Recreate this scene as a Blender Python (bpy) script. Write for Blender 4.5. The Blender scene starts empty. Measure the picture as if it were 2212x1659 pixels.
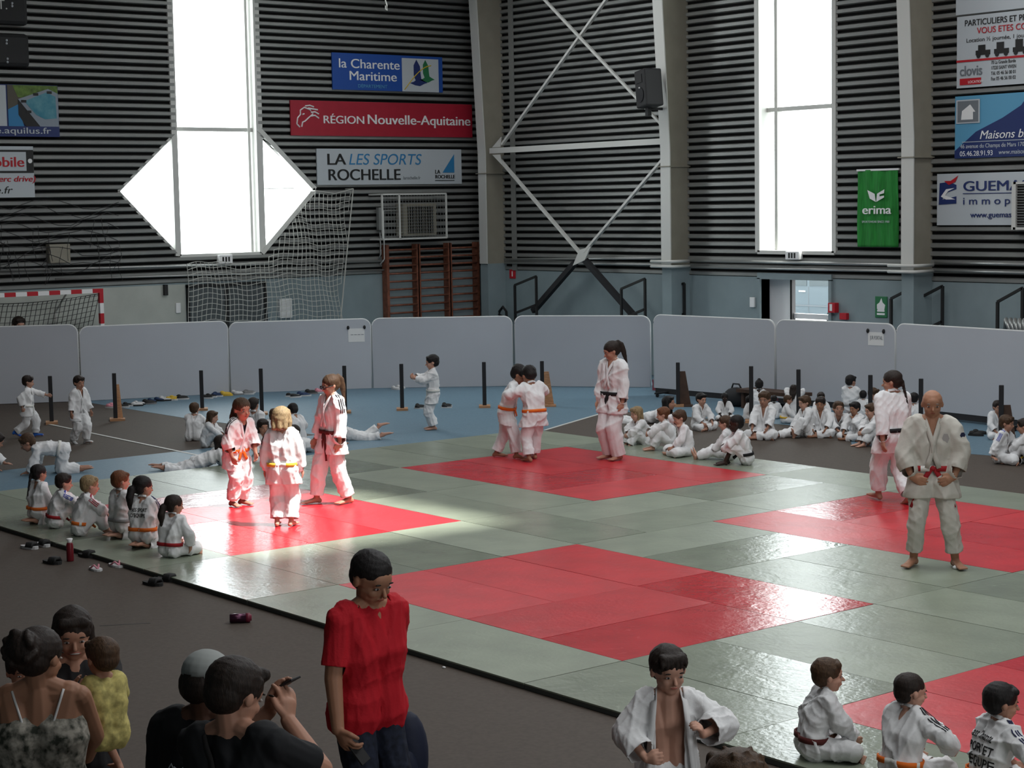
import bpy, bmesh, math, random
import numpy as np
from mathutils import Vector, Matrix, noise
from mathutils.bvhtree import BVHTree
random.seed(7)
S = bpy.context.scene
COL = S.collection
V = Vector
PI = math.pi
# ------------------------------------------------------------------ camera
IW, IH = 2212, 1659
FPX, PITCH, ROLL, YAW = 3998.18, 0.0971078, -0.0171583, 2.4637980
CAM = V((14.53015, -12.53646, 3.568428))
fwd = V((math.cos(YAW)*math.cos(PITCH), math.sin(YAW)*math.cos(PITCH), -math.sin(PITCH)))
_r = fwd.cross(V((0, 0, 1))).normalized(); _u = _r.cross(fwd)
rgt = _r*math.cos(ROLL) + _u*math.sin(ROLL)
upv = -_r*math.sin(ROLL) + _u*math.cos(ROLL)
cd = bpy.data.cameras.new('camera'); cam = bpy.data.objects.new('camera', cd); COL.objects.link(cam)
cd.sensor_width = 36; cd.sensor_fit = 'HORIZONTAL'; cd.lens = FPX/IW*36; cd.clip_end = 300
cam.matrix_world = Matrix(((rgt.x, upv.x, -fwd.x, CAM.x), (rgt.y, upv.y, -fwd.y, CAM.y), (rgt.z, upv.z, -fwd.z, CAM.z), (0, 0, 0, 1)))
S.camera = cam
S.view_settings.view_transform = 'Standard'; S.view_settings.look = 'None'
S.view_settings.gamma = 1; S.view_settings.use_curve_mapping = False
S.view_settings.exposure = 0.0
# ------------------------------------------------------------------ daylight
w = bpy.data.worlds.new('overcast_sky'); S.world = w; w.use_nodes = True
bg = w.node_tree.nodes['Background']; bg.inputs[0].default_value = (0.93, 0.97, 1.0, 1); bg.inputs[1].default_value = 9.0
SUN_AZ, SUN_EL = math.radians(28), math.radians(60)
sd = V((math.cos(SUN_AZ)*math.cos(SUN_EL), math.sin(SUN_AZ)*math.cos(SUN_EL), math.sin(SUN_EL)))
sl = bpy.data.lights.new('sun', 'SUN'); sl.energy = 10; sl.angle = math.radians(3.5); sl.color = (1, .97, .92)
so = bpy.data.objects.new('sun', sl); COL.objects.link(so); so.rotation_euler = sd.to_track_quat('Z', 'Y').to_euler()
so.location = (5, 5, 20)
CEIL = 9.3
# lamps of unseen opal rooflights, the fourth added to brighten the front: (x, y, size x, size y, watts)
ROOF = [(-12, 4, 1.6, 16, 270), (-3.5, 6.5, 1.6, 12, 300), (4.0, 3.0, 1.6, 18, 380), (10, -3.5, 1.6, 7, 340), (-15.5, 10, 1.6, 5, 60)]
SIDEFILL = (19.7, -6.0, 4.2, 3.0, 9.0, 320)      # fill lamp added out of view, framed like a right wall window: x, y, z, height, width, watts
def area(name, loc, rot, sx, sy, e, col=(1, 1, 1), portal=False):
    l = bpy.data.lights.new(name, 'AREA'); l.shape = 'RECTANGLE'; l.size = sx; l.size_y = sy; l.energy = e; l.color = col
    if portal: l.cycles.is_portal = True
    o = bpy.data.objects.new(name, l); COL.objects.link(o); o.location = loc; o.rotation_euler = rot
    return o
for (x, y, sx, sy, e) in ROOF:
    area('rooflight_glow', (x, y, CEIL-.12), (0, 0, 0), sx, sy, e, (.97, .99, 1))
area('side_window_glow', SIDEFILL[:3], (0, PI/2, 0), SIDEFILL[3], SIDEFILL[4], SIDEFILL[5], (.97, .99, 1))
SKY = (-2.8+sd.x/sd.z*CEIL, -1.3+sd.y/sd.z*CEIL, 2.1, 1.7)      # open roof hatch: centre x, y, half sizes
area('portal', (SKY[0], SKY[1], CEIL+.05), (0, 0, 0), SKY[2]*2, SKY[3]*2, 1, portal=True)
area('portal', (-19.75, 7.13, 5.9), (0, -PI/2, 0), 6.6, 4.6, 1, portal=True)
area('portal', (-9.6, 14.3, 5.9), (PI/2+PI, 0, 0), 1.9, 6.6, 1, portal=True)
# ------------------------------------------------------------------ geometry helpers
def ray(px, py): return fwd + rgt*((px-IW/2)/FPX) - upv*((py-IH/2)/FPX)
def at(px, py, z=0.0):                      # ground point seen at a place of the photograph
    d = ray(px, py); return CAM + d*((z-CAM.z)/d.z)
F = -0.05                                   # sports floor level (mat top is 0)
class Frame:
    def __init__(s, o, r, n): s.o, s.r, s.n = V(o), V(r), V(n)
    def p(s, a, z, d=0): return s.o + s.r*a + s.n*d + V((0, 0, z))
    def uv(s, px, py, d=0):                 # wall coordinates (along, height)
        k = ray(px, py); o = s.o + s.n*d; t = (o-CAM).dot(s.n)/k.dot(s.n); q = CAM+k*t-o
        return q.dot(s.r), q.z
XW, YW = -19.5, 14.0
LW = Frame((XW, 0, 0), (0, 1, 0), (1, 0, 0))
BW = Frame((0, YW, 0), (1, 0, 0), (0, -1, 0))
class MB:
    def __init__(s): s.v = []; s.f = []; s.m = []; s.mi = 0
    def add(s, vs, fs):
        n = len(s.v); s.v += [V(x) for x in vs]; s.f += [tuple(n+i for i in f) for f in fs]; s.m += [s.mi]*len(fs); return s
    def hexa(s, p): return s.add(p, [(3, 2, 1, 0), (4, 5, 6, 7), (0, 1, 5, 4), (1, 2, 6, 5), (2, 3, 7, 6), (3, 0, 4, 7)])
    def box(s, a, b):
        (x0, y0, z0), (x1, y1, z1) = a, b
        return s.hexa([(x0, y0, z0), (x1, y0, z0), (x1, y1, z0), (x0, y1, z0), (x0, y0, z1), (x1, y0, z1), (x1, y1, z1), (x0, y1, z1)])
    def fbox(s, fr, a0, a1, z0, z1, d0, d1):
        return s.hexa([fr.p(a0, z0, d0), fr.p(a1, z0, d0), fr.p(a1, z0, d1), fr.p(a0, z0, d1), fr.p(a0, z1, d0), fr.p(a1, z1, d0), fr.p(a1, z1, d1), fr.p(a0, z1, d1)])
    def bar(s, a, b, w, h=None, up=V((0, 0, 1))):
        a, b = V(a), V(b); h = h or w; d = (b-a).normalized(); x = d.cross(V(up))
        if x.length < 1e-4: x = d.cross(V((1, 0, 0)))
        x.normalize(); y = x.cross(d)
        q = lambda c: [c-x*w/2-y*h/2, c+x*w/2-y*h/2, c+x*w/2+y*h/2, c-x*w/2+y*h/2]
        return s.hexa(q(a)+q(b))
    def tube(s, pts, r, n=8, cap=True):
        pts = [V(p) for p in pts]; rs = r if isinstance(r, (list, tuple)) else [r]*len(pts)
        b = len(s.v); ref = V((0, 0, 1)); vs = []; fs = []
        for i, p in enumerate(pts):
            d = (pts[min(i+1, len(pts)-1)]-pts[max(i-1, 0)]).normalized()
            x = d.cross(ref)
            if x.length < .05: x = d.cross(V((1, 0, 0)))
            x.normalize(); y = x.cross(d)
            for k in range(n): t = 2*PI*k/n; vs.append(p+x*math.cos(t)*rs[i]+y*math.sin(t)*rs[i])
        for i in range(len(pts)-1):
            for k in range(n): fs.append((i*n+k, i*n+(k+1) % n, (i+1)*n+(k+1) % n, (i+1)*n+k))
        if cap: fs.append(tuple(range(n-1, -1, -1))); fs.append(tuple((len(pts)-1)*n+k for k in range(n)))
        return s.add(vs, fs)
    def poly(s, pts, ext):                  # flat outline pushed along ext
        pts = [V(p) for p in pts]; n = len(pts); e = V(ext)
        return s.add(pts+[p+e for p in pts], [tuple(range(n-1, -1, -1)), tuple(range(n, 2*n))]+[(i, (i+1) % n, n+(i+1) % n, n+i) for i in range(n)])
    def lathe(s, prof, c, axis=V((0, 0, 1)), n=16):
        axis = V(axis).normalized(); x = axis.orthogonal().normalized(); y = axis.cross(x); vs = []; fs = []
        for (r, h) in prof:
            for k in range(n): t = 2*PI*k/n; vs.append(V(c)+axis*h+x*math.cos(t)*r+y*math.sin(t)*r)
        for i in range(len(prof)-1):
            for k in range(n): fs.append((i*n+k, i*n+(k+1) % n, (i+1)*n+(k+1) % n, (i+1)*n+k))
        fs.append(tuple(range(n-1, -1, -1))); fs.append(tuple((len(prof)-1)*n+k for k in range(n)))
        return s.add(vs, fs)
    def ball(s, c, r, n=10):
        r = (r, r, r) if not isinstance(r, (tuple, list)) else r; m = n//2+1; vs = []; fs = []
        for i in range(m+1):
            a = -PI/2+PI*i/m
            for k in range(n): t = 2*PI*k/n; vs.append(V(c)+V((math.cos(a)*math.cos(t)*r[0], math.cos(a)*math.sin(t)*r[1], math.sin(a)*r[2])))
        for i in range(m):
            for k in range(n): fs.append((i*n+k, i*n+(k+1) % n, (i+1)*n+(k+1) % n, (i+1)*n+k))
        return s.add(vs, fs)
    def build(s, name, mats, parent=None, smooth=False, bevel=0):
        me = bpy.data.meshes.new(name); org = parent.matrix_world.inverted() if parent and parent.get('_m') else None
        vs = s.v
        if parent is not None: inv = WM(parent).inverted(); vs = [inv@v for v in vs]
        me.from_pydata([tuple(v) for v in vs], [], s.f)
        for m in (mats if isinstance(mats, (list, tuple)) else [mats]): me.materials.append(m)
        me.polygons.foreach_set('material_index', s.m)
        if smooth: me.polygons.foreach_set('use_smooth', [True]*len(me.polygons))
        me.validate(); 
        bm = bmesh.new(); bm.from_mesh(me); bmesh.ops.recalc_face_normals(bm, faces=bm.faces); bm.to_mesh(me); bm.free()
        o = bpy.data.objects.new(name, me); COL.objects.link(o)
        if parent is not None: o.parent = parent
        if bevel:
            b = o.modifiers.new('bevel', 'BEVEL'); b.width = bevel; b.segments = 2; b.limit_method = 'ANGLE'
        return o
def WM(o):
    m = Matrix.Translation(o.location) @ o.rotation_euler.to_matrix().to_4x4()
    return WM(o.parent) @ m if o.parent else m
def thing(name, label, cat, loc=(0, 0, 0), rz=0, group=None):
    o = bpy.data.objects.new(name, None); COL.objects.link(o); o.empty_display_size = .1
    o.location = loc; o.rotation_euler = (0, 0, rz); tag(o, label, cat, group); return o
def tag(o, label, cat, group=None, kind=None):
    if label: o['label'] = label
    if cat: o['category'] = cat
    if group: o['group'] = group
    if kind: o['kind'] = kind
    return o
def struct(o): o['kind'] = 'structure'; return o
def dup(root, loc=None, rz=None, label=None, group=None):
    def cp(o, par):
        c = o.copy(); COL.objects.link(c); c.parent = par
        for ch in list(o.children): cp(ch, c)
        return c
    r = cp(root, None)
    if loc is not None: r.location = loc
    if rz is not None: r.rotation_euler = (0, 0, rz)
    if label: r['label'] = label
    if group: r['group'] = group
    return r
# ------------------------------------------------------------------ materials
def mat(name, col, rough=.6, spec=.4, metal=0, var=0, vs=6, bump=0, bs=40, coat=0, col2=None, stretch=None, rnd=0, em=None):
    m = bpy.data.materials.new(name); m.use_nodes = True; n = m.node_tree.nodes; L = m.node_tree.links
    b = n['Principled BSDF']; c = tuple(col)+(1,) if len(col) == 3 else col
    b.inputs['Base Color'].default_value = c; b.inputs['Roughness'].default_value = rough
    b.inputs['Specular IOR Level'].default_value = spec; b.inputs['Metallic'].default_value = metal
    if coat: b.inputs['Coat Weight'].default_value = coat; b.inputs['Coat Roughness'].default_value = .25
    if em: b.inputs['Emission Color'].default_value = tuple(em[:3])+(1,); b.inputs['Emission Strength'].default_value = em[3]
    tc = n.new('ShaderNodeTexCoord'); mp = n.new('ShaderNodeMapping'); L.new(tc.outputs['Object'], mp.inputs[0])
    if stretch: mp.inputs['Scale'].default_value = stretch
    if var or col2:
        t = n.new('ShaderNodeTexNoise'); t.inputs['Scale'].default_value = vs; t.inputs['Detail'].default_value = 5
        L.new(mp.outputs[0], t.inputs['Vector'])
        r = n.new('ShaderNodeValToRGB'); L.new(t.outputs[0], r.inputs[0])
        k2 = tuple(col2)+(1,) if col2 else tuple(x*(1-var) for x in c[:3])+(1,)
        r.color_ramp.elements[0].color = k2; r.color_ramp.elements[1].color = tuple(min(1, x*(1+var)) for x in c[:3])+(1,)
        r.color_ramp.elements[0].position = .35; r.color_ramp.elements[1].position = .65
        last = r.outputs[0]
        if rnd:
            oi = n.new('ShaderNodeObjectInfo'); mr = n.new('ShaderNodeMapRange'); L.new(oi.outputs['Random'], mr.inputs[0])
            mr.inputs[3].default_value = 1-rnd; mr.inputs[4].default_value = 1+rnd
            mx = n.new('ShaderNodeMix'); mx.data_type = 'RGBA'; mx.blend_type = 'MULTIPLY'; mx.inputs[0].default_value = 1
            L.new(last, mx.inputs[6]); L.new(mr.outputs[0], mx.inputs[7]); last = mx.outputs[2]
        L.new(last, b.inputs['Base Color'])
    if bump:
        t = n.new('ShaderNodeTexNoise'); t.inputs['Scale'].default_value = bs; t.inputs['Detail'].default_value = 4
        L.new(mp.outputs[0], t.inputs['Vector'])
        bp = n.new('ShaderNodeBump'); bp.inputs['Strength'].default_value = bump; bp.inputs['Distance'].default_value = .01
        L.new(t.outputs[0], bp.inputs['Height']); L.new(bp.outputs[0], b.inputs['Normal'])
    return m
def tatami(name, col):
    m = mat(name, col, .42, .5, var=.10, vs=2.2, rnd=.07)
    n = m.node_tree.nodes; L = m.node_tree.links; b = n['Principled BSDF']
    tc = n.new('ShaderNodeTexCoord'); oi = n.new('ShaderNodeObjectInfo')
    t = n.new('ShaderNodeTexNoise'); t.inputs['Scale'].default_value = 26; t.inputs['Detail'].default_value = 3
    t2 = n.new('ShaderNodeTexNoise'); t2.inputs['Scale'].default_value = 3.5; t2.inputs['Detail'].default_value = 2; t2.inputs['Distortion'].default_value = 1.5
    ad = n.new('ShaderNodeVectorMath'); ad.operation = 'ADD'; L.new(tc.outputs['Object'], ad.inputs[0]); L.new(oi.outputs['Location'], ad.inputs[1])
    L.new(ad.outputs[0], t.inputs['Vector']); L.new(ad.outputs[0], t2.inputs['Vector'])
    mm = n.new('ShaderNodeMath'); mm.operation = 'MULTIPLY_ADD'; L.new(t2.outputs[0], mm.inputs[0]); mm.inputs[1].default_value = 2.2; L.new(t.outputs[0], mm.inputs[2])
    bp = n.new('ShaderNodeBump'); bp.inputs['Strength'].default_value = .16; bp.inputs['Distance'].default_value = .012
    L.new(mm.outputs[0], bp.inputs['Height']); L.new(bp.outputs[0], b.inputs['Normal'])
    sc = n.new('ShaderNodeTexNoise'); sc.inputs['Scale'].default_value = 4.2; sc.inputs['Detail'].default_value = 8; sc.inputs['Distortion'].default_value = 3.0; L.new(ad.outputs[0], sc.inputs['Vector'])
    rp = n.new('ShaderNodeValToRGB'); rp.color_ramp.elements[0].position = .63; rp.color_ramp.elements[1].position = .72; L.new(sc.outputs[0], rp.inputs[0])
    old = b.inputs['Base Color'].links[0].from_socket; mx = n.new('ShaderNodeMix'); mx.data_type = 'RGBA'; L.new(old, mx.inputs[6]); mx.inputs[7].default_value = tuple(min(1, x*1.25+.05) for x in col)+(1,)
    mf = n.new('ShaderNodeMath'); mf.operation = 'MULTIPLY'; mf.inputs[1].default_value = .45; L.new(rp.outputs[0], mf.inputs[0]); L.new(mf.outputs[0], mx.inputs[0]); L.new(mx.outputs[2], b.inputs['Base Color'])
    mr = n.new('ShaderNodeMapRange'); L.new(oi.outputs['Random'], mr.inputs[0]); mr.inputs[3].default_value = .17; mr.inputs[4].default_value = .42
    L.new(mr.outputs[0], b.inputs['Roughness'])
    return m
M = {}
M['mat_green'] = tatami('green_tatami_vinyl', (.215, .245, .185))
M['mat_red'] = tatami('red_tatami_vinyl', (.50, .020, .030))
M['mat_side'] = mat('mat_side_foam', (.05, .055, .05), .8)
M['floor_brown'] = mat('brown_sports_floor', (.072, .056, .045), .75, .3, var=.10, vs=30, bump=.1, bs=300)
M['floor_blue'] = mat('blue_sports_floor', (.11, .19, .25), .5, .4, var=.08, vs=30, bump=.1, bs=300)
M['line_white'] = mat('floor_line_paint', (.55, .55, .52), .6)
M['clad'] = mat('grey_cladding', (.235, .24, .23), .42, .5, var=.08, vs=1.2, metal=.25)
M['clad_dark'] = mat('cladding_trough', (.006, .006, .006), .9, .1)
M['wall_low'] = mat('blue_grey_wall_paint', (.23, .285, .30), .7, .3, var=.05, vs=2)
M['wall_cream'] = mat('pale_wall_paint', (.42, .44, .40), .7, .3, var=.06, vs=2)
M['roof'] = mat('roof_deck', (.22, .22, .21), .8)
M['white_metal'] = mat('white_painted_steel', (.60, .60, .57), .45)
M['cream'] = mat('cream_painted_steel', (.27, .25, .20), .6, var=.06, vs=3)
M['grey_metal'] = mat('galvanised_steel', (.40, .41, .40), .35, metal=.6)
M['black'] = mat('black_rubber', (.012, .012, .013), .6)
M['blacksoft'] = mat('black_foam', (.02, .02, .022), .85)
M['panel'] = mat('light_grey_panel', (.46, .48, .52), .55, .35, var=.03, vs=.7)
M['panel_edge'] = mat('white_edge_trim', (.62, .63, .63), .4)
M['paper'] = mat('white_paper', (.75, .75, .74), .8)
M['wood'] = mat('light_wood', (.42, .22, .11), .55, var=.25, vs=9, stretch=(1, 1, 8))
M['bar_wood'] = mat('red_brown_wood', (.20, .07, .04), .5, var=.25, vs=9)
M['net'] = mat('white_net_cord', (.50, .50, .46), .8)
M['net_dark'] = mat('dark_net_cord', (.03, .03, .03), .8)
M['white'] = mat('white_paint', (.8, .8, .8), .5)
M['ink'] = mat('black_ink', (.015, .015, .015), .6)
M['red'] = mat('red_paint', (.45, .01, .02), .5)
M['banner_red'] = mat('crimson_banner', (.36, .012, .03), .55, var=.04)
M['banner_blue'] = mat('royal_blue_banner', (.012, .07, .33), .55)
M['blue_logo'] = mat('blue_logo_paint', (.03, .20, .42), .5)
M['grey_ink'] = mat('grey_ink', (.16, .18, .2), .6)
M['banner_white'] = mat('white_banner', (.48, .52, .55), .6)
M['green_flag'] = mat('green_flag_cloth', (.015, .21, .03), .75, var=.2, vs=5, stretch=(6, 6, .5), bump=.3, bs=6)
M['green'] = mat('green_paint', (.02, .16, .06), .6)
M['darkblue'] = mat('dark_blue_paint', (.015, .03, .13), .5)
M['skyblue'] = mat('sky_blue_paint', (.10, .32, .50), .5)
M['grass'] = mat('printed_grass', (.10, .17, .03), .6, var=.4, vs=8)
M['water'] = mat('printed_water', (.03, .20, .28), .4, col2=(.12, .32, .38), vs=5)
M['tubgrey'] = mat('printed_tub', (.25, .29, .34), .6)
M['brown_print'] = mat('printed_brown', (.09, .08, .06), .6)
M['yellow'] = mat('yellow_paint', (.6, .42, .03), .6)
M['door_grey'] = mat('grey_door_paint', (.09, .105, .11), .6)
M['carblue'] = mat('pale_blue_car_paint', (.13, .165, .19), .3, .5, coat=.4)
M['carglass'] = mat('car_window_glass', (.10, .12, .13), .1, .6)
M['ground'] = mat('pale_outdoor_asphalt', (.32, .32, .31), .9)
M['gi'] = mat('white_cotton_gi', (.76, .765, .77), .9, .12, bump=.55, bs=16, var=.03, vs=5)
M['gi_grey'] = mat('unbleached_cotton_gi', (.52, .50, .45), .9, .12, bump=.5, bs=14, var=.04, vs=5)
M['stripe'] = mat('navy_stripe_tape', (.02, .025, .07), .7)
g = bpy.data.materials.new('window_glass'); g.use_nodes = True; n = g.node_tree.nodes; L = g.node_tree.links
n.remove(n['Principled BSDF']); o = n['Material Output']; t = n.new('ShaderNodeBsdfTransparent'); q = n.new('ShaderNodeBsdfGlossy')
t.inputs[0].default_value = (.95, .97, .96, 1); q.inputs['Roughness'].default_value = .03; x = n.new('ShaderNodeMixShader'); x.inputs[0].default_value = .06
L.new(t.outputs[0], x.inputs[1]); L.new(q.outputs[0], x.inputs[2]); L.new(x.outputs[0], o.inputs[0]); M['glass'] = g
def flat(name, col, rough=.7, **k):
    key = 'c_'+name
    if key not in M: M[key] = mat(name, col, rough, .3, **k)
    return M[key]
SKIN = {'light': (.52, .29, .21), 'tan': (.36, .18, .11), 'brown': (.10, .045, .028), 'dark': (.035, .018, .013), 'mid': (.42, .22, .15)}
HAIR = {'black': (.010, .008, .008), 'dark': (.020, .013, .010), 'brown': (.065, .035, .018), 'ginger': (.13, .05, .02), 'blond': (.27, .19, .10), 'grey': (.18, .17, .16)}
def skinm(k):
    return flat('skin_'+k, SKIN[k], .55, var=.05, vs=9)
def hairm(k):
    return flat('hair_'+k, HAIR[k], .62, var=.35, vs=40, stretch=(3, 3, .6), bump=.3, bs=70)
# ------------------------------------------------------------------ writing
def text(s, fr, a, z, size, m, parent, name='lettering', d=.03, align='LEFT', bold=0, shear=0, sx=1.0, spacing=1.0, width=None):
    c = bpy.data.curves.new('t', 'FONT'); c.body = s; c.size = size; c.align_x = align; c.extrude = .002; c.offset = 0; c.shear = shear; c.space_character = spacing
    o = bpy.data.objects.new('t', c); COL.objects.link(o)
    me = bpy.data.meshes.new_from_object(o); bpy.data.objects.remove(o)
    xs = [v.co.x for v in me.vertices] or [0]
    k = sx
    if width: k = width/max(1e-3, max(xs)-min(xs))
    inv = WM(parent).inverted()
    for v in me.vertices: v.co = inv @ (fr.p(a+v.co.x*k, z+v.co.y, d+v.co.z))
    if bold:
        bm = bmesh.new(); bm.from_mesh(me); src = list(bm.verts)+list(bm.edges)+list(bm.faces); mv = (inv.to_3x3()@(fr.r*min(.018, bold*1.1)))
        for q_ in (1, 2): g = bmesh.ops.duplicate(bm, geom=src)['geom']; bmesh.ops.translate(bm, verts=[v for v in g if isinstance(v, bmesh.types.BMVert)], vec=mv*q_/2+(inv.to_3x3()@fr.n)*.0025*q_)
        bm.to_mesh(me); bm.free()
    me.materials.clear(); me.materials.append(m)
    ob = bpy.data.objects.new(name, me); COL.objects.link(ob); ob.parent = parent
    return ob
def fpoly(fr, pts, d0, d1):                 # outline in wall coordinates
    mb = MB(); mb.poly([fr.p(a, z, d0) for a, z in pts], fr.n*(d1-d0)); return mb
# ================================================================== ROOM SHELL
X1, Y0, LOWZ = 20.0, -17.0, 2.06
# --- sports floor: brown court, blue surround, painted line
mb = MB(); mb.box((XW-.3, Y0, F-.2), (X1, YW+.3, F)); struct(mb.build('floor', M['floor_brown']))
def slab(name, pts, m, h=.004):
    mb = MB(); mb.poly([(x, y, F) for x, y in pts], (0, 0, h)); return struct(mb.build(name, m))
q = lambda px, py: tuple(at(px, py, F).xy)
slab('floor_blue_surround', [(-8.1, 0.0+.9), (-10.1, 1.2), (-10.1, -8), (-7.9, -8), (-7.9, 1)], M['floor_blue'])
slab('floor_blue_corner', [(-8.0, 1.0), (-10.1, 1.2), (-10.25, 3.4), (-14.0, 3.1), (-16.3, 3.1), (-19.4, 3.1), (-19.4, 13.9), (2, 13.9), (2, 9.4), (-3.4, 8.3), (-4.6, 9.6), (-9.35, 8.9), (-8.0, 6.25), (-7.9, 1)], M['floor_blue'], .003)
def fline(pts, wd=.05):
    mb = MB()
    for a, b in zip(pts, pts[1:]): mb.bar((a[0], a[1], F+.004), (b[0], b[1], F+.004), wd, .006)
    return struct(mb.build('floor_line', M['line_white']))
fline([(-15.0, 1.0), (-8.2, .78)]); fline([(-9.3, 8.8), (-8.05, 6.3)])
mb = MB(); a = at(215, 1352, F); b = at(325, 1346, F); mb.bar(a, b, .012, .004); o = mb.build('floor_scratch', M['black']); struct(o)
# --- cladding: one rib per .148 m
RIB = .148
def cladding(name, fr, a0, a1, zlo, zhi, holes):
    mb = MB(); z = zlo
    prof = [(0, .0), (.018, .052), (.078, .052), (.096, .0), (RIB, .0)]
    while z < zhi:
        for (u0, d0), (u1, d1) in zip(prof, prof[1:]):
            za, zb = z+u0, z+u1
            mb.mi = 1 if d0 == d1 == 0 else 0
            A, B = holes(za, a0, a1), holes(zb, a0, a1)
            if len(A) != len(B): A = B = holes((za+zb)/2, a0, a1)
            for (p0, p1), (q0, q1) in zip(A, B):
                if p1-p0 > .01 or q1-q0 > .01:
                    mb.add([fr.p(p0, za, d0), fr.p(p1, za, d0), fr.p(q1, zb, d1), fr.p(q0, zb, d1)], [(0, 1, 2, 3)])
        z += RIB
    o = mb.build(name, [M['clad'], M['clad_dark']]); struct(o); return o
# left window: strip 6.18..8.08 with a diamond round its foot
WL0, WL1, WLB = LW.uv(378, 300)[0], LW.uv(556, 300)[0], LW.uv(470, 550)[1]
DZ = 3.95; DL, DR = LW.uv(255, 412)[0], LW.uv(678, 412)[0]; DTL, DTR = LW.uv(372, 288)[1], LW.uv(560, 278)[1]
def holesL(z, a0, a1):
    if z < WLB: return [(a0, a1)]
    lo, hi = WL0, WL1
    if z <= DZ: t = (z-WLB)/(DZ-WLB); lo = min(WL0, WL0+(DL-WL0)*t); hi = WL1+(DR-WL1)*t
    elif z < DTL: t = (DTL-z)/(DTL-DZ); lo = WL0+(DL-WL0)*t; hi = WL1+(DR-WL1)*t
    return [(a0, lo), (hi, a1)]
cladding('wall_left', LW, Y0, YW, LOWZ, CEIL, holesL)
WB0, WB1, WBB = BW.uv(1640, 400)[0], BW.uv(1806, 400)[0], BW.uv(1720, 545)[1]
DO0, DO1, DOT = BW.uv(1648, 640)[0], BW.uv(1796, 640)[0], BW.uv(1720, 602)[1]
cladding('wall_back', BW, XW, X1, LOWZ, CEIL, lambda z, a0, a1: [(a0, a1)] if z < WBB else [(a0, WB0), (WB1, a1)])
# outer skins (keep daylight out) and lower walls
def skin(name, fr, a0, a1, rects, d0, d1, z0, z1, m):
    mb = MB(); xs = sorted({a0, a1}|{r[0] for r in rects}|{r[1] for r in rects})
    for u, v in zip(xs, xs[1:]):
        zs = [(z0, z1)]
        for r in rects:
            if r[0] < v-1e-6 and r[1] > u+1e-6:
                zs = [k for (p, s) in zs for k in ((p, min(s, r[2])), (max(p, r[3]), s)) if k[1]-k[0] > 1e-4]
        for p, s in zs: mb.fbox(fr, u, v, p, s, d0, d1)
    return struct(mb.build(name, m))
mb = MB()
for side in (0, 1):
    for k in range(12):
        pass
# left outer skin follows the window outline
mb = MB(); z = LOWZ
zz = [LOWZ, WLB]+[WLB+(DZ-WLB)*i/6 for i in range(1, 7)]+[DZ+(DTL-DZ)*i/6 for i in range(1, 7)]+[CEIL]
for za, zb in zip(zz, zz[1:]):
    e = 1e-4
    if za < WLB-e: A = B = [(Y0, YW)]
    elif za >= DTL-e: A = B = [(Y0, WL0), (WL1, YW)]
    else: A, B = holesL(za+e, Y0, YW), holesL(zb-e, Y0, YW)
    for (p0, p1), (q0, q1) in zip(A, B):
        f = LW
        mb.hexa([f.p(p0, za, -.3), f.p(p1, za, -.3), f.p(p1, za, -.01), f.p(p0, za, -.01), f.p(q0, zb, -.3), f.p(q1, zb, -.3), f.p(q1, zb, -.01), f.p(q0, zb, -.01)])
struct(mb.build('wall_left_outer', M['white_metal']))
skin('wall_back_outer', BW, XW-.3, X1, [(WB0, WB1, WBB, CEIL+1)], -.3, -.01, LOWZ, CEIL, M['white_metal'])
skin('wall_left_lower', LW, Y0, YW, [], -.3, .04, F, LOWZ, M['wall_low'])
skin('wall_back_lower', BW, XW-.3, X1, [(DO0, DO1, F, DOT)], -.3, .04, F, LOWZ, M['wall_low'])
c0 = LW.uv(60, 640)[0]-6; c1 = LW.uv(398, 640)[0]
mb = MB(); mb.fbox(LW, c0, c1, F, LOWZ-.03, .04, .055); struct(mb.build('wall_left_pale_section', M['wall_cream']))
mb = MB(); mb.box((XW-.3, Y0-.2, F), (X1, Y0, CEIL)); struct(mb.build('wall_front', M['wall_low']))
mb = MB(); mb.box((X1, Y0, F), (X1+.2, YW, CEIL)); struct(mb.build('wall_right', M['wall_low']))
# ceiling with the open hatch
mb = MB(); sx, sy, hx, hy = SKY
for a, b in [((XW-.3, Y0-.2), (sx-hx, YW+.3)), ((sx+hx, Y0-.2), (X1+.2, YW+.3)), ((sx-hx, Y0-.2), (sx+hx, sy-hy)), ((sx-hx, sy+hy), (sx+hx, YW+.3))]:
    mb.box((a[0], a[1], CEIL), (b[0], b[1], CEIL+.2))
struct(mb.build('ceiling', M['roof']))
M['opal'] = mat('opal_daylight_panel', (.8, .8, .8), .5, em=(.95, .98, 1, .25))  # glow is put into the panel material, no daylight passes
for k, (x, y, sx_, sy_, e_) in enumerate(ROOF):     # unseen opal panels; their own glow and the lamps stand in for daylight
    mb = MB(); mb.box((x-sx_/2, y-sy_/2, CEIL-.04), (x+sx_/2, y+sy_/2, CEIL-.01)); rl = struct(mb.build('window_%d' % (k+4), M['opal']))
    for s in (-1, 1): mb = MB(); mb.box((x+s*sx_/2-.05, y-sy_/2, CEIL-.10), (x+s*sx_/2+.05, y+sy_/2, CEIL)); mb.build('window_frame', M['white_metal'], rl)
wx, wy, wz, wh, ww, _e = SIDEFILL  # panel and frame added around the side fill lamp, out of view
mb = MB(); mb.box((X1-.06, wy-ww/2, wz-wh/2), (X1-.02, wy+ww/2, wz+wh/2)); rl = struct(mb.build('window_3', M['opal']))
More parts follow.
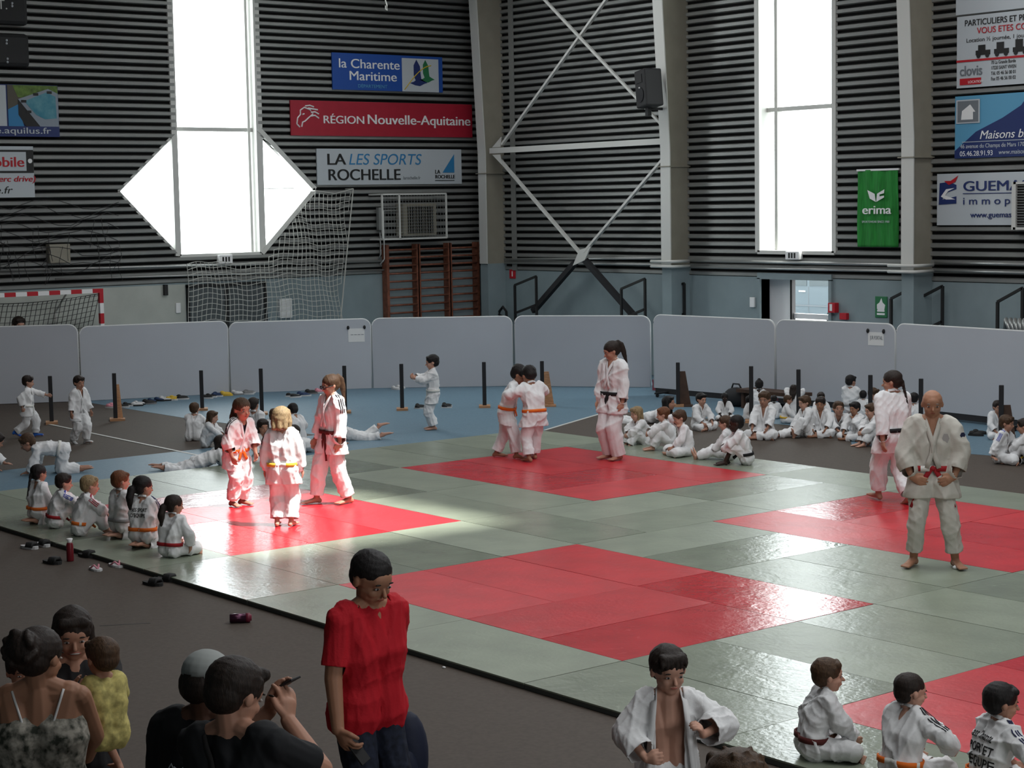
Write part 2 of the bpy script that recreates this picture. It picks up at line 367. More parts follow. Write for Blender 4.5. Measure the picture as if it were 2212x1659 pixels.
for a, b in (((wy-ww/2-.1, wz-wh/2-.1), (wy+ww/2+.1, wz-wh/2)), ((wy-ww/2-.1, wz+wh/2), (wy+ww/2+.1, wz+wh/2+.1)), ((wy-ww/2-.1, wz-wh/2), (wy-ww/2, wz+wh/2)), ((wy+ww/2, wz-wh/2), (wy+ww/2+.1, wz+wh/2))):
    mb = MB(); mb.box((X1-.12, a[0], a[1]), (X1, b[0], b[1])); mb.build('window_frame', M['white_metal'], rl)
# outdoor ground
mb = MB(); mb.box((-60, YW+.3, F-.15), (60, 15.7, F-.02)); mb.box((-60, 15.7, F-.15), (60, 60, F+.85)); struct(mb.build('ground_outside', M['ground']))
# --- left window joinery
def frbar(mb, fr, a0, z0, a1, z1, w, d0, d1):
    p, r = V((a0, z0)), V((a1, z1)); t = (r-p).normalized(); nn = V((-t.y, t.x))*w/2
    mb.poly([fr.p(*(p+nn), d0), fr.p(*(r+nn), d0), fr.p(*(r-nn), d0), fr.p(*(p-nn), d0)], fr.n*(d1-d0))
mb = MB()
for a in (WL0, WL1): mb.fbox(LW, a-.10, a+.03, WLB, CEIL, -.24, .05) if a == WL0 else mb.fbox(LW, a-.05, a+.10, WLB, CEIL, -.24, .05)
mb.fbox(LW, WL1-.17, WL1-.11, WLB, CEIL, -.24, -.10)
tz = LW.uv(460, 279)[1]
mb.fbox(LW, WL0, WL1, tz-.04, tz+.04, -.24, -.12); mb.fbox(LW, WL0, WL1, WLB-.03, WLB+.03, -.24, .05)
for (a0, z0, a1, z1) in [(WL1, DTR, DR, DZ), (DR, DZ, WL1, WLB), (WL0, DTL, DL, DZ), (DL, DZ, WL0, WLB)]:
    frbar(mb, LW, a0, z0, a1, z1, .05, -.24, .02)
frbar(mb, LW, WL1, DTR, DR, DZ, .10, -.02, .07); frbar(mb, LW, DR, DZ, WL1, WLB, .10, -.02, .07)
mb.fbox(LW, WL1, WL1+1.0, DZ+.02, DZ+.04, -.22, -.2); mb.fbox(LW, WL1+.02, WL1+.14, DZ-.42, DZ-.40, -.2, -.05)
fr1 = struct(mb.build('window_1', M['white_metal']))
mb = MB(); mb.fbox(LW, WL0, WL1, WLB, CEIL, -.20, -.19)
mb.poly([LW.p(WL1, DTR, -.20), LW.p(DR, DZ, -.20), LW.p(WL1, WLB, -.20)], LW.n*.01)
mb.poly([LW.p(WL0, DTL, -.20), LW.p(DL, DZ, -.20), LW.p(WL0, WLB, -.20)], LW.n*.01)
mb.build('pane', M['glass'], fr1)
# --- back window joinery
mb = MB(); bz = BW.uv(1740, 231)[1]; P0 = BW.uv(1678, 400)[0]
mb.fbox(BW, WB0-.06, WB0+.06, WBB, CEIL, -.28, .06); mb.fbox(BW, WB1-.06, WB1+.04, WBB, CEIL, -.28, .06)
mb.fbox(BW, P0-.20, P0-.12, WBB, CEIL, -.28, -.15)
mb.fbox(BW, WB0, WB1, bz-.04, bz+.04, -.28, -.16); mb.fbox(BW, WB0, WB1, WBB-.04, WBB+.03, -.28, .06)
fr2 = struct(mb.build('window_2', M['white_metal']))
mb = MB(); mb.fbox(BW, WB0, WB1, WBB, CEIL, -.24, -.23); mb.build('pane', M['glass'], fr2)
# --- doors
d0, d1 = LW.uv(400, 650)[0], LW.uv(572, 650)[0]; dm = LW.uv(486, 650)[0]
mb = MB(); mb.fbox(LW, d0, d0+.06, F, 2.0, .04, .10); mb.fbox(LW, d1-.06, d1, F, 2.0, .04, .10); mb.fbox(LW, d0, d1, 1.95, 2.02, .04, .10); mb.fbox(LW, dm-.04, dm+.04, F, 1.97, .04, .09)
dr = struct(mb.build('door_1', M['ink']))
for (u, v_) in ((d0+.06, dm-.04), (dm+.04, d1-.06)):
    mb = MB(); mb.fbox(LW, u, v_, F, 1.95, .04, .07); lf = mb.build('door_leaf', M['door_grey'], dr)
    mb = MB(); mb.fbox(LW, (v_-.10) if u < dm-.5 else u+.06, (v_-.07) if u < dm-.5 else u+.09, .95, 1.1, .07, .11); mb.build('door_handle', M['grey_metal'], lf)
mb = MB(); mb.fbox(BW, DO0-.07, DO0, F, DOT, -.3, .09); mb.fbox(BW, DO1, DO1+.07, F, DOT, -.3, .09); mb.fbox(BW, DO0-.07, DO1+.07, DOT-.02, DOT+.10, -.3, .09)
dk = struct(mb.build('door_2', M['wall_low']))
mb = MB(); lx0, lx1 = BW.uv(1653, 650, -.2)[0], BW.uv(1708, 650, -.2)[0]; mb.fbox(BW, lx0, lx1, F, DOT-.03, -.24, -.19); mb.build('door_leaf', M['white'], dk)
mb = MB(); mb.fbox(BW, lx1+.02, lx1+.07, F, DOT-.03, -.26, -.16); mb.build('door_post', M['black'], dk)
mb = MB(); h = BW.uv(1750, 684, -.2)[1]; mb.fbox(BW, lx1+.07, DO1, h-.05, h+.05, -.28, -.22); mb.build('push_bar', M['white'], dk)
# --- columns of the portal frames
COLS = [-18.55, -12.56, -6.42, -.2]
for cx in COLS:
    prof = [(F, 13.42), (4.6, 13.42), (8.2, 13.20), (CEIL, 13.08)]
    if cx == COLS[0]: prof = [(F, 13.42), (4.7, 13.42), (8.2, 13.24), (CEIL, 13.14)]
    def seg(z0, z1, x0, x1, off0, m, nm, par=None):
        mb = MB(); pr = [(z, y) for z, y in prof]
        def yy(z):
            for (za, ya), (zb, yb) in zip(pr, pr[1:]):
                if za <= z <= zb+1e-6: return ya+(yb-ya)*(z-za)/(zb-za)
        ks = [z0]+[z for z, _ in pr if z0 < z < z1]+[z1]
        for za, zb in zip(ks, ks[1:]):
            ya, yb = yy(za), yy(zb)
            y2a, y2b = (YW, YW) if off0 is None else (ya+off0, yb+off0)
            if off0 is None: ya, yb = ya+.03, yb+.03
            mb.hexa([(x0, ya, za), (x1, ya, za), (x1, y2a, za), (x0, y2a, za), (x0, yb, zb), (x1, yb, zb), (x1, y2b, zb), (x0, y2b, zb)])
        return mb.build(nm, m, par)
    st = struct(seg(F, 2.22, cx-.27, cx, None, M['wall_low'], 'trim_column_base'))
    st = struct(seg(2.22, CEIL, cx-.24, cx-.03, None, M['cream'], 'trim_column'))
    f = seg(2.22, CEIL, cx-.26, cx+.01, .025, M['white_metal'], 'column_flange', st)
    mb = MB(); mb.box((cx-.33, 13.40, 4.25), (cx+.02, 13.99, 4.27)); mb.build('splice_plate', M['cream'], st)
# --- purlin seam behind bracing
mb = MB(); a = BW.uv(1112, 300)[0]; mb.fbox(BW, a-.08, a+.08, LOWZ, CEIL, .052, .075); struct(mb.build('trim_1', M['clad']))
# ================================================================== WALL THINGS
YB = 13.52
BF = Frame((0, YB, 0), (1, 0, 0), (0, -1, 0))
t = thing('cross_bracing', 'white steel cross bracing with horizontal strut between the two left columns', 'bracing', (-15.4, YB, 2.5))
def W3(px, py, d=0): a, z = BF.uv(px, py, d); return BF.p(a, z, d)
for (p0, p1, wd, d) in [((1085, 312), (1345, -50), .07, 0), ((1130, -50), (1432, 272), .055, .05), ((1080, 345), (1252, 545), .08, 0), ((1434, 342), (1262, 545), .07, .05)]:
    mb = MB(); mb.bar(W3(*p0, d), W3(*p1, d), wd, .05); mb.build('diagonal_rod', M['white_metal'], t)
mb = MB(); mb.bar(W3(1062, 326), W3(1438, 305), .13, .12); mb.build('strut', M['white_metal'], t)
for (p, s) in [((1074, 318), 1), ((1074, 334), -1)]:
    mb = MB(); a, z = BF.uv(*p); mb.poly([BF.p(a-.12, z, .03), BF.p(a+.16, z, .03), BF.p(a+.2, z+.22*s, .03)], BF.n*.02); mb.build('gusset_plate', M['white_metal'], t)
mb = MB(); pts = [W3(1262, 538, .08), W3(1278, 535, .08), W3(1258, 569, .08), W3(1236, 572, .08), W3(1242, 552, .08)]
mb.poly([W3(1276, 532, .08), W3(1263, 562, .08), W3(1237, 574, .08), W3(1251, 540, .08)], BF.n*-.03); mb.build('node_plate', M['white_metal'], t)
for (p0, p1) in [((1243, 567), (1152, 672)), ((1264, 562), (1385, 700))]:
    mb = MB(); mb.bar(W3(*p0, .02), W3(*p1, .02), .11, .11); mb.build('padded_leg', M['blacksoft'], t)
# loudspeaker on the column
def boxy(name, fr, px0, py0, px1, py1, d0, d1, m, par, bevel=0):
    a0, z1 = fr.uv(px0, py0, d1); a1, z0 = fr.uv(px1, py1, d1); mb = MB(); mb.fbox(fr, a0, a1, z0, z1, d0, d1); return mb.build(name, m, par, bevel=bevel)
SP = Frame((0, 12.95, 0), V((1, -.25, 0)).normalized(), V((-.25, -1, 0)).normalized())
_c = Frame((0, 12.95, 0), (1, 0, 0), (0, -1, 0)).uv(1402, 190); SPC = V((_c[0], 12.95, _c[1])); sz = SPC.z
t = thing('loudspeaker', 'black loudspeaker tilted on a bracket high on the white column', 'speaker', SPC)
c = SPC; mb = MB(); R = Matrix.Rotation(.13, 3, SP.n)
def ob(a0, a1, z0, z1, d0, d1): return [c+R@(SP.r*a+V((0, 0, z))+SP.n*d) for (a, z, d) in [(a0, z0, d0), (a1, z0, d0), (a1, z0, d1), (a0, z0, d1), (a0, z1, d0), (a1, z1, d0), (a1, z1, d1), (a0, z1, d1)]]
mb.hexa(ob(-.22, .20, -.38, .36, -.2, .2)); mb.build('cabinet', M['black'], t, bevel=.03)
mb = MB(); mb.lathe([(.0, 0), (.13, .0), (.15, .015), (.0, .02)], c+R@(SP.n*.2+V((0, 0, -.14))-SP.r*.02), SP.n, 20); mb.build('woofer', M['blacksoft'], t)
mb = MB(); mb.hexa(ob(-.14, .10, .10, .26, .195, .215)); mb.build('horn', M['ink'], t); mb = MB(); mb.ball(c+R@(SP.n*.22+V((0, 0, .0))), .018); mb.build('indicator', M['white'], t)
mb = MB(); e = V((COLS[1]-.15, 13.0, sz-.4)); mb.bar(c+R@(SP.r*.15+V((0, 0, -.3))), e, .05, .05); mb.bar(e+V((0, .02, -.0)), (e.x, 13.45, e.z), .05); mb.bar(e-V((0, 0, .14)), e+V((0, 0, .14)), .10, .08); mb.build('bracket', M['black'], t)
mb = MB(); mb.tube([e+V((.05, 0, .1)), e+V((.2, -.02, .25)), e+V((.22, 0, .42)), e+V((.12, 0, .55))], .012, 6); mb.build('cable', M['black'], t)
# pipes
def pipes(fr, segs, label, nm='heating_pipe'):
    for i, (px0, py0, px1, py1, r, m, lb) in enumerate(segs):
        a0, z0 = fr.uv(px0, py0, .12); a1, z1 = fr.uv(px1, py1, .12); mb = MB(); mb.tube([fr.p(a0, z0, .12), fr.p(a1, z1, .12)], r, 8)
        tag(mb.build(nm, m, smooth=True), lb, 'pipe')
pipes(LW, [(-40, 585, 830, 564, .028, M['grey_metal'], 'upper grey pipe running along the left wall under the diamond window'),
           (120, 603, 830, 583, .022, M['grey_metal'], 'lower grey pipe along the left wall above the pale painted section')], '')
pipes(BW, [(1090, 560, 1430, 558, .025, M['grey_metal'], 'upper grey pipe on the wall behind the cross bracing'),
           (1090, 568, 1440, 572, .022, M['grey_metal'], 'lower grey pipe on the wall behind the cross bracing'),
           (1490, 563, 1950, 572, .03, M['grey_metal'], 'upper grey pipe between the white columns above the open door'),
           (1490, 577, 1950, 586, .025, M['grey_metal'], 'lower grey pipe between the white columns above the open door'),
           (2020, 566, 2330, 575, .028, M['grey_metal'], 'upper grey pipe on the wall right of the rightmost white column'),
           (2020, 584, 2330, 593, .025, M['grey_metal'], 'lower grey pipe on the wall right of the rightmost white column')], '')
CF = Frame((0, 13.32, 0), (1, 0, 0), (0, -1, 0))
for k, (pxa, pxb) in enumerate([(1425, 1490), (1930, 2018)]):
    for py in ((565, 576) if k == 0 else (574, 587)):
        cx = COLS[k+1]; z = CF.uv(pxa+8, py)[1]
        mb = MB(); mb.tube([(cx-.50, 13.36, z), (cx+.06, 13.34, z), (cx+.10, 13.40, z), (cx+.10, 13.86, z)], .03, 8)
        tag(mb.build('pipe_loop', M['white_metal'], smooth=True), 'white %s pipe bending round the foot of the %s' % ('upper' if py in (565, 574) else 'lower', 'column under the loudspeaker' if k == 0 else 'column beside the green flag'), 'pipe')
mb = MB(); a, z0 = LW.uv(818, 560, .12); z1 = LW.uv(818, 450, .12)[1]; a2 = LW.uv(833, 450, .12)[0]
mb.tube([LW.p(a, z0, .12), LW.p(a+.05, z0+.1, .12), LW.p(a+.05, z1, .12), LW.p(a+.5, z1, .12)], .02, 8); mb.tube([LW.p(a, z0-.12, .16), LW.p(a+.13, z0, .16), LW.p(a+.13, z1-.06, .16), LW.p(a+.5, z1-.06, .16)], .02, 8)
tag(mb.build('cooling_pipe', M['grey_metal'], smooth=True), 'pair of grey bent pipes rising to the caged fan unit', 'pipe')
# caged air unit
t = thing('caged_air_unit', 'air conditioning fan unit inside a thin white wire cage on the left wall', 'air conditioner', LW.p(LW.uv(890, 465)[0], 4, .1))
a0, z1 = LW.uv(822, 420, .5); a1, z0 = LW.uv(962, 513, .5); am = LW.uv(860, 460, .5)[0]
mb = MB()
for d in (.06, .55):
    for z in (z0, z1): mb.bar(LW.p(a0, z, d), LW.p(a1, z, d), .035)
for a in (a0, am, a1):
    for (p, qq) in (((z0, .55), (z1, .55)), ((z0, .06), (z0, .55)), ((z1, .06), (z1, .55))): mb.bar(LW.p(a, p[0], p[1]), LW.p(a, qq[0], qq[1]), .035)
mb.build('cage_frame', M['white_metal'], t)
mb = MB()
for i in range(1, 22): a = a0+(a1-a0)*i/22; mb.bar(LW.p(a, z0, .55), LW.p(a, z1, .55), .006)
for i in range(1, 14): z = z0+(z1-z0)*i/14; mb.bar(LW.p(a0, z, .55), LW.p(a1, z, .55), .006)
mb.build('cage_wire', M['grey_metal'], t)
u0, zz1 = LW.uv(868, 440, .3); u1, zz0 = LW.uv(940, 508, .3)
mb = MB(); mb.fbox(LW, u0, u1, zz0, zz1, .06, .36); mb.build('fan_housing', M['cream'], t)
mb = MB()
for i in range(12):
    a = u0+.12+(u1-u0-.24)*i/11; mb.bar(LW.p(a, zz0+.06, .37), LW.p(a, zz1-.06, .37), .02)
for i in range(9):
    z = zz0+.08+(zz1-zz0-.16)*i/8; mb.bar(LW.p(u0+.1, z, .38), LW.p(u1-.1, z, .38), .02)
mb.build('fan_grille', M['ink'], t)
mb = MB(); mb.fbox(LW, a0+.15, am-.2, z0+.2, z0+.7, .1, .2); mb.build('control_box', M['grey_metal'], t)
# wall bars
WX = XW+.22; EF = Frame((WX, 0, 0), (0, 1, 0), (1, 0, 0))
edges = [EF.uv(x, 600)[0] for x in (836, 904, 972, 1034)]; ztop = EF.uv(900, 527)[1]
for i in range(3):
    a0, a1 = edges[i]+.02, edges[i+1]-.02
    t = thing('wall_bars', ['left', 'middle', 'right'][i]+' section of the dark red-brown wooden wall bars', 'wall bars', EF.p((a0+a1)/2, F), 0, 'wall bars')
    for a in (a0, a1-.0):
        mb = MB(); mb.fbox(EF, a-.035, a+.035, F, ztop, -.16, .02); mb.build('upright', M['bar_wood'], t)
    n_ = 15
    for k in range(n_):
        z = .12+(ztop-.24)*k/(n_-1); mb = MB(); mb.tube([EF.p(a0, z, .0), EF.p(a1, z, .0)], .022, 8); mb.build('rung', M['bar_wood'], t, smooth=True)
# hanging net
t = None
def netpoly():
    P = [(682, 412), (763, 408), (757, 470), (748, 560), (735, 700), (400, 700), (392, 560), (566, 562)]
    return P
NF = Frame((XW+.30, 0, 0), (0, 1, 0), (1, 0, 0))
P = [NF.uv(*p) for p in netpoly()]
def inside(x, y):
    c_ = False; j = len(P)-1
    for i in range(len(P)):
        if (P[i][1] > y) != (P[j][1] > y) and x < (P[j][0]-P[i][0])*(y-P[i][1])/(P[j][1]-P[i][1])+P[i][0]: c_ = not c_
        j = i
    return c_
mb = MB(); cell = .11; amin, amax = min(p[0] for p in P), max(p[0] for p in P); zmin, zmax = min(p[1] for p in P), max(p[1] for p in P)
def nd(a, z): return .05*math.sin(a*2.1+z)+.03*math.sin(z*3+a*5)
def npt(a, z): return NF.p(a+.03*math.sin(z*4+a), z+.035*math.sin(a*3.1)+.02*math.sin(a*9+z*3), nd(a, z))
na, nz = int((amax-amin)/cell)+1, int((zmax-zmin)/cell)+1
for i in range(na):
    for k in range(nz):
        a, z = amin+i*cell, zmin+k*cell
        if inside(a, z):
            if inside(a+cell, z): mb.bar(npt(a, z), npt(a+cell, z), .011)
            if inside(a, z+cell): mb.bar(npt(a, z), npt(a, z+cell), .010)
mb.tube([NF.p(*P[0]), NF.p((P[0][0]+P[1][0])/2, P[0][1]-.07), NF.p(*P[1])], .012, 5)
mb.tube([NF.p(*P[i]) for i in (1, 2, 3, 4)], .014, 5)
mb.tube([NF.p(*P[0]), NF.p(P[0][0], P[0][1], -.3)], .014, 5); mb.tube([NF.p(*P[1]), NF.p(P[1][0], P[1][1], -.3)], .014, 5)
tag(mb.build('hanging_net', M['net']), 'white safety net hanging from the right corner of the diamond window', 'net')
mb = MB()   # slack gathered net along the left wall
random.seed(3)
for k in range(9):
    y = 440+k*17; pts = []
    for i in range(12):
        px = -30+i*26; a, z = NF.uv(px, y+12*math.sin(i*.9+k)+random.uniform(-4, 4)); pts.append(NF.p(a, z, .02*random.random()))
    mb.tube(pts, .007, 4)
for k in range(26):
    px = random.uniform(-20, 270); y = random.uniform(470, 560); a, z = NF.uv(px, y); mb.tube([NF.p(a, z), NF.p(a+random.uniform(-.1, .1), z-.3), NF.p(a+random.uniform(-.15, .15), z-.55)], .006, 4)
tag(mb.build('gathered_net', M['net_dark']), 'slack dark net gathered along the wall left of the diamond window', 'net', kind='stuff')
# small wall boxes
def wallbox(nm, fr, px0, py0, px1, py1, m, label, cat, dep=.1, extra=None):
    a0, z1 = fr.uv(px0, py0, dep); a1, z0 = fr.uv(px1, py1, dep); mb = MB(); mb.fbox(fr, a0, a1, z0, z1, .04, dep)
    o = mb.build(nm, m, bevel=.008); tag(o, label, cat); return o, a0, a1, z0, z1
wallbox('junction_box', LW, 106, 528, 153, 567, M['cream'], 'pale grey electrical box on the cladding left of the diamond window', 'electrical box', .2)
wallbox('light_switch', LW, 380, 655, 391, 676, M['white'], 'small white switch beside the grey double door', 'switch', .08)
wallbox('door_closer', LW, 355, 615, 364, 638, M['black'], 'small black fitting on the pale wall left of the grey double door', 'wall fitting', .12)
wallbox('light_switch', BW, 1619, 642, 1629, 664, M['white'], 'small white switch on the wall left of the open door', 'switch', .08)
wallbox('alarm_bell', BW, 1813, 676, 1828, 691, M['red'], 'small red alarm button low on the wall right of the open door', 'alarm', .12)
o, *_ = wallbox('alarm_box', BW, 1788, 654, 1803, 676, M['red'], 'red break glass box at the right edge of the open door', 'alarm', .16)
mb = MB(); a, z = BW.uv(1794, 666, .17); mb.fbox(BW, a-.03, a+.03, z-.05, z+.08, .16, .165); mb.build('face_label', M['white'], o)
for fr, px, py, lb in ((LW, 489, 560, 'small white emergency light under the diamond window'), (BW, 1711, 552, 'small white emergency light above the open door')):
    o, a0, a1, z0, z1 = wallbox('emergency_light', fr, px-15, py-9, px+14, py+9, M['white'], lb, 'light', .16)
    mb = MB(); cc = (a0+a1)/2; zc = (z0+z1)/2
    for k in (-.07, 0, .07): mb.fbox(fr, cc+k-.02, cc+k+.02, zc-.05, zc+.05, .16, .165)
    mb.build('pictogram', M['ink'], o)
o, a0, a1, z0, z1 = wallbox('extinguisher_sign', BW, 1100, 582, 1113, 602, M['red'], 'small red fire equipment sign by the leftmost column', 'sign', .06)
mb = MB(); mb.fbox(BW, (a0+a1)/2-.015, (a0+a1)/2+.015, z0+.05, z1-.04, .06, .064); mb.build('pictogram', M['white'], o)
o, a0, a1, z0, z1 = wallbox('safety_sign', BW, 1890, 640, 1916, 687, M['green'], 'green and white safety sign between the open door and the rightmost column', 'sign', .06)
cc = (a0+a1)/2; hh_ = z1-z0
mb = fpoly(BW, [(cc-.09, z0+hh_*.42), (cc-.09, z0+hh_*.62), (cc-.03, z0+hh_*.72), (cc+.01, z0+hh_*.92), (cc+.04, z0+hh_*.72), (cc+.10, z0+hh_*.60), (cc+.08, z0+hh_*.38), (cc-.05, z0+hh_*.34)], .06, .065); mb.build('pictogram', M['white'], o)
mb = MB()
for k, (w_) in enumerate((.09, .085)): mb.fbox(BW, cc-w_, cc+w_, z0+.05+k*.06, z0+.085+k*.06, .06, .065)
mb.build('lettering', M['white'], o)
mb = MB(); a, z = BW.uv(1095, 668, .2); mb.tube([BW.p(a-.16, z-.25, .3), BW.p(a-.15, z-.05, .3), BW.p(a-.02, z+.06, .3), BW.p(a+.10, z-.04, .3), BW.p(a+.12, z-.6, .3)], .03, 8)
mb.tube([BW.p(a-.17, z-.12, .3), BW.p(a-.02, z-.16, .3), BW.p(a+.05, z-.3, .3)], .025, 8)
tag(mb.build('trolley_handle', M['black']), 'black curved handle showing above the barrier by the leftmost column', 'handle')
o, a0, a1, z0, z1 = wallbox('wall_pouch', LW, 604, 646, 632, 686, M['paper'], 'white paper pouch hanging on the wall behind the safety net', 'pouch', .12)
# hook hanging from the roof
mb = MB(); a, z = BW.uv(833, 12, 4); c = BW.p(a, z, 4); mb.tube([c+V((0, 0, .1)), V((c.x, c.y, CEIL))], .012, 5); mb.tube([c, c+V((.0, 0, -.07)), c+V((.05, 0, -.1)), c+V((.05, 0, .0)), c+V((0, 0, .1))], .014, 6)
tag(mb.build('ceiling_hook', M['white_metal']), 'small white hook hanging from the roof at the top of the picture', 'hook')
# handrails of the stairs along the back wall
RF = Frame((0, 13.3, 0), (1, 0, 0), (0, -1, 0))
def rail(pts, lb, extra=True):
    a0, z0 = RF.uv(*pts[0]); a1, z1 = RF.uv(*pts[1]); t = thing('stair_handrail', lb, 'handrail', RF.p(a0, F), 0, 'stair handrails')
    for (a, z) in ((a0, z0), (a1, z1)): mb = MB(); mb.bar(RF.p(a, F), RF.p(a, z), .045, .045, V((1, 0, 0))); mb.build('post', M['ink'], t)
    for dz in (0, -.62): mb = MB(); mb.bar(RF.p(a0, z0+dz), RF.p(a1, z1+dz), .045, .045); mb.build('rail', M['ink'], t)
rail([(1112, 616), (1158, 597)], 'black tube handrail left of the cross bracing foot')
rail([(1342, 624), (1393, 602)], 'black tube handrail right of the cross bracing foot')
RF = Frame((0, 13.75, 0), (1, 0, 0), (0, -1, 0))
rail([(1436, 627), (1478, 612)], 'black tube handrail behind the column under the loudspeaker')
rail([(1925, 645), (1958, 628)], 'black tube handrail just left of the rightmost column')
rail([(1984, 645), (2036, 618)], 'black tube handrail just right of the rightmost column')
RF = Frame((0, 13.3, 0), (1, 0, 0), (0, -1, 0))
rail([(2155, 652), (2209, 622)], 'black tube handrail at the right edge of the picture')
o = MB(); a, z = RF.uv(2180, 704, .2)
for k in range(5): o.tube([RF.p(a-.15+k*.08, z-.1, .1), RF.p(a-.1+k*.09, z+.10, .15), RF.p(a+.02+k*.07, z-.1, .2)], .04, 6)
tag(o.build('crumpled_bag', M['grey_metal'], smooth=True), 'crumpled pale bag behind the barrier at the right handrail', 'bag')
# ================================================================== BANNERS
def board(nm, fr, q4, m, label, thick=.03, cat='banner'):
    """q4: left-top and right-bottom pixels"""
    a0, z1 = fr.uv(*q4[0], .09); a1, z0 = fr.uv(*q4[1], .09)
    t = thing(nm, label, cat, fr.p(a0, z0, .06)); mb = MB(); mb.fbox(fr, a0, a1, z0, z1, .055, .055+thick); mb.build('board', m, t); return t, a0, a1, z0, z1
D = .09
# blue
t, a0, a1, z0, z1 = board('wall_banner', LW, ((717, 113), (957, 200)), M['banner_blue'], 'blue banner with white script and a two bird emblem, topmost of three')
H_ = z1-z0; W_ = a1-a0
text('la Charente', LW, a0+.05*W_, z0+.60*H_, .36*H_, M['white'], t, d=D, width=.54*W_, bold=.004)
text('Maritime', LW, a0+.14*W_, z0+.27*H_, .36*H_, M['white'], t, d=D, width=.42*W_, bold=.004)
text('DÉPARTEMENT', LW, a0+.22*W_, z0+.07*H_, .13*H_, M['skyblue'], t, d=D, width=.26*W_)
mb = MB(); mb.fbox(LW, a0+.62*W_, a0+.96*W_, z0+.0*H_, z0+.93*H_, D, D+.005); mb.build('emblem_panel', M['banner_white'], t)
def bird(cx, cz, s, m):
    pts = [(-.30, -.12), (-.12, -.18), (.05, -.20), (.20, -.13), (.32, -.10), (.20, -.05), (.10, .0), (.08, .14), (.06, .35), (-.06, .54), (-.16, .38), (-.16, .10), (-.10, -.04), (-.16, -.08)]
    mb = fpoly(LW, [(cx+x*s, cz+z*s) for x, z in pts], D+.005, D+.009); mb.build('bird_emblem', m, t)
bird(a0+.77*W_, z0+.36*H_, 1.0*H_, M['darkblue']); bird(a0+.85*W_, z0+.44*H_, .85*H_, M['green'])
mb = MB(); mb.tube([LW.p(a0+.64*W_+.25*W_*(i/8.), z0+H_*(.05+.7*math.sin(i/8.*1.5)), D+.007) for i in range(9)], .012, 5); mb.build('sun_arc', M['yellow'], t)
# red
t, a0, a1, z0, z1 = board('wall_banner', LW, ((627, 216), (1021, 297)), M['banner_red'], 'long crimson banner with white lettering and a lion head outline')
H_ = z1-z0; W_ = a1-a0
text('RÉGION', LW, a0+.165*W_, z0+.36*H_, .32*H_, M['white'], t, d=D, width=.215*W_, bold=.006)
text('Nouvelle-Aquitaine', LW, a0+.40*W_, z0+.36*H_, .40*H_, M['white'], t, d=D, width=.58*W_, bold=.008)
mb = MB()
def wl(pts, r=.016): mb.tube([LW.p(a0+x*W_, z0+z*H_, D) for x, z in pts], r, 5)
wl([(.03, .33), (.035, .5), (.05, .6), (.05, .72), (.07, .8), (.10, .74), (.115, .62), (.09, .5), (.075, .42), (.06, .38), (.055, .25)])
wl([(.03, .33), (.045, .24)]); wl([(.075, .84), (.10, .86), (.12, .82)]); wl([(.09, .78), (.115, .76), (.14, .74)]); wl([(.105, .66), (.125, .68), (.145, .62)]); wl([(.105, .56), (.125, .58), (.145, .50)]); wl([(.06, .60), (.07, .62)])
mb.build('lion_emblem', M['white'], t)
# white
t, a0, a1, z0, z1 = board('wall_banner', LW, ((684, 321), (998, 397)), M['banner_white'], 'white banner with black and blue lettering and a blue sail, lowest of three')
H_ = z1-z0; W_ = a1-a0
text('LA', LW, a0+.06*W_, z0+.56*H_, .44*H_, M['ink'], t, d=D, width=.12*W_, bold=.012)
text('LES SPORTS', LW, a0+.205*W_, z0+.56*H_, .44*H_, M['blue_logo'], t, d=D, width=.50*W_, shear=.2)
text('ROCHELLE', LW, a0+.065*W_, z0+.13*H_, .44*H_, M['ink'], t, d=D, width=.485*W_, bold=.012)
text('larochelle.fr', LW, a0+.58*W_, z0+.14*H_, .13*H_, M['grey_ink'], t, d=D, width=.12*W_)
mb = fpoly(LW, [(a0+.86*W_, z0+.33*H_), (a0+.945*W_, z0+.33*H_), (a0+.945*W_, z0+.86*H_)], D, D+.005); mb.build('sail_emblem', M['blue_logo'], t)
text('LA', LW, a0+.805*W_, z0+.30*H_, .16*H_, M['ink'], t, d=D, bold=.004)
text('ROCHELLE', LW, a0+.805*W_, z0+.16*H_, .15*H_, M['ink'], t, d=D, width=.14*W_, bold=.004)
mb = MB(); mb.fbox(LW, a0+.805*W_, a0+.945*W_, z0+.09*H_, z0+.11*H_, D, D+.005); mb.build('underline', M['ink'], t)
# scoreboards at the left edge
for k, (p0, p1, lb) in enumerate([((-75, -20), (62, 56), 'black scoreboard panel with rounded corners, the upper of two at the left edge'), ((-75, 67), (66, 146), 'black scoreboard panel with rounded corners, the lower of two at the left edge')]):
    a0, z1 = LW.uv(*p0, .2); a1, z0 = LW.uv(*p1, .2); t = thing('scoreboard', lb, 'scoreboard', LW.p(a0, z0, .1))
    mb = MB(); mb.fbox(LW, a0, a1, z0, z1, .06, .22); mb.build('casing', M['black'], t, bevel=.1)
    dots = [((26, 7), (26, 13))] if k == 0 else [((14, 87), (14, 94)), ((16, 127), (16, 134))]
    for dd in dots:
        mb = MB()
        for (px, py) in dd: a, z = LW.uv(px, py, .22); mb.ball(LW.p(a, z, .222), .025, 8)
        mb.build('colon', M['banner_white'], t)
    if k == 0: a, z = LW.uv(-6, 19, .22); text('T.', LW, a, z, .26, M['grey_metal'], t, d=.222)
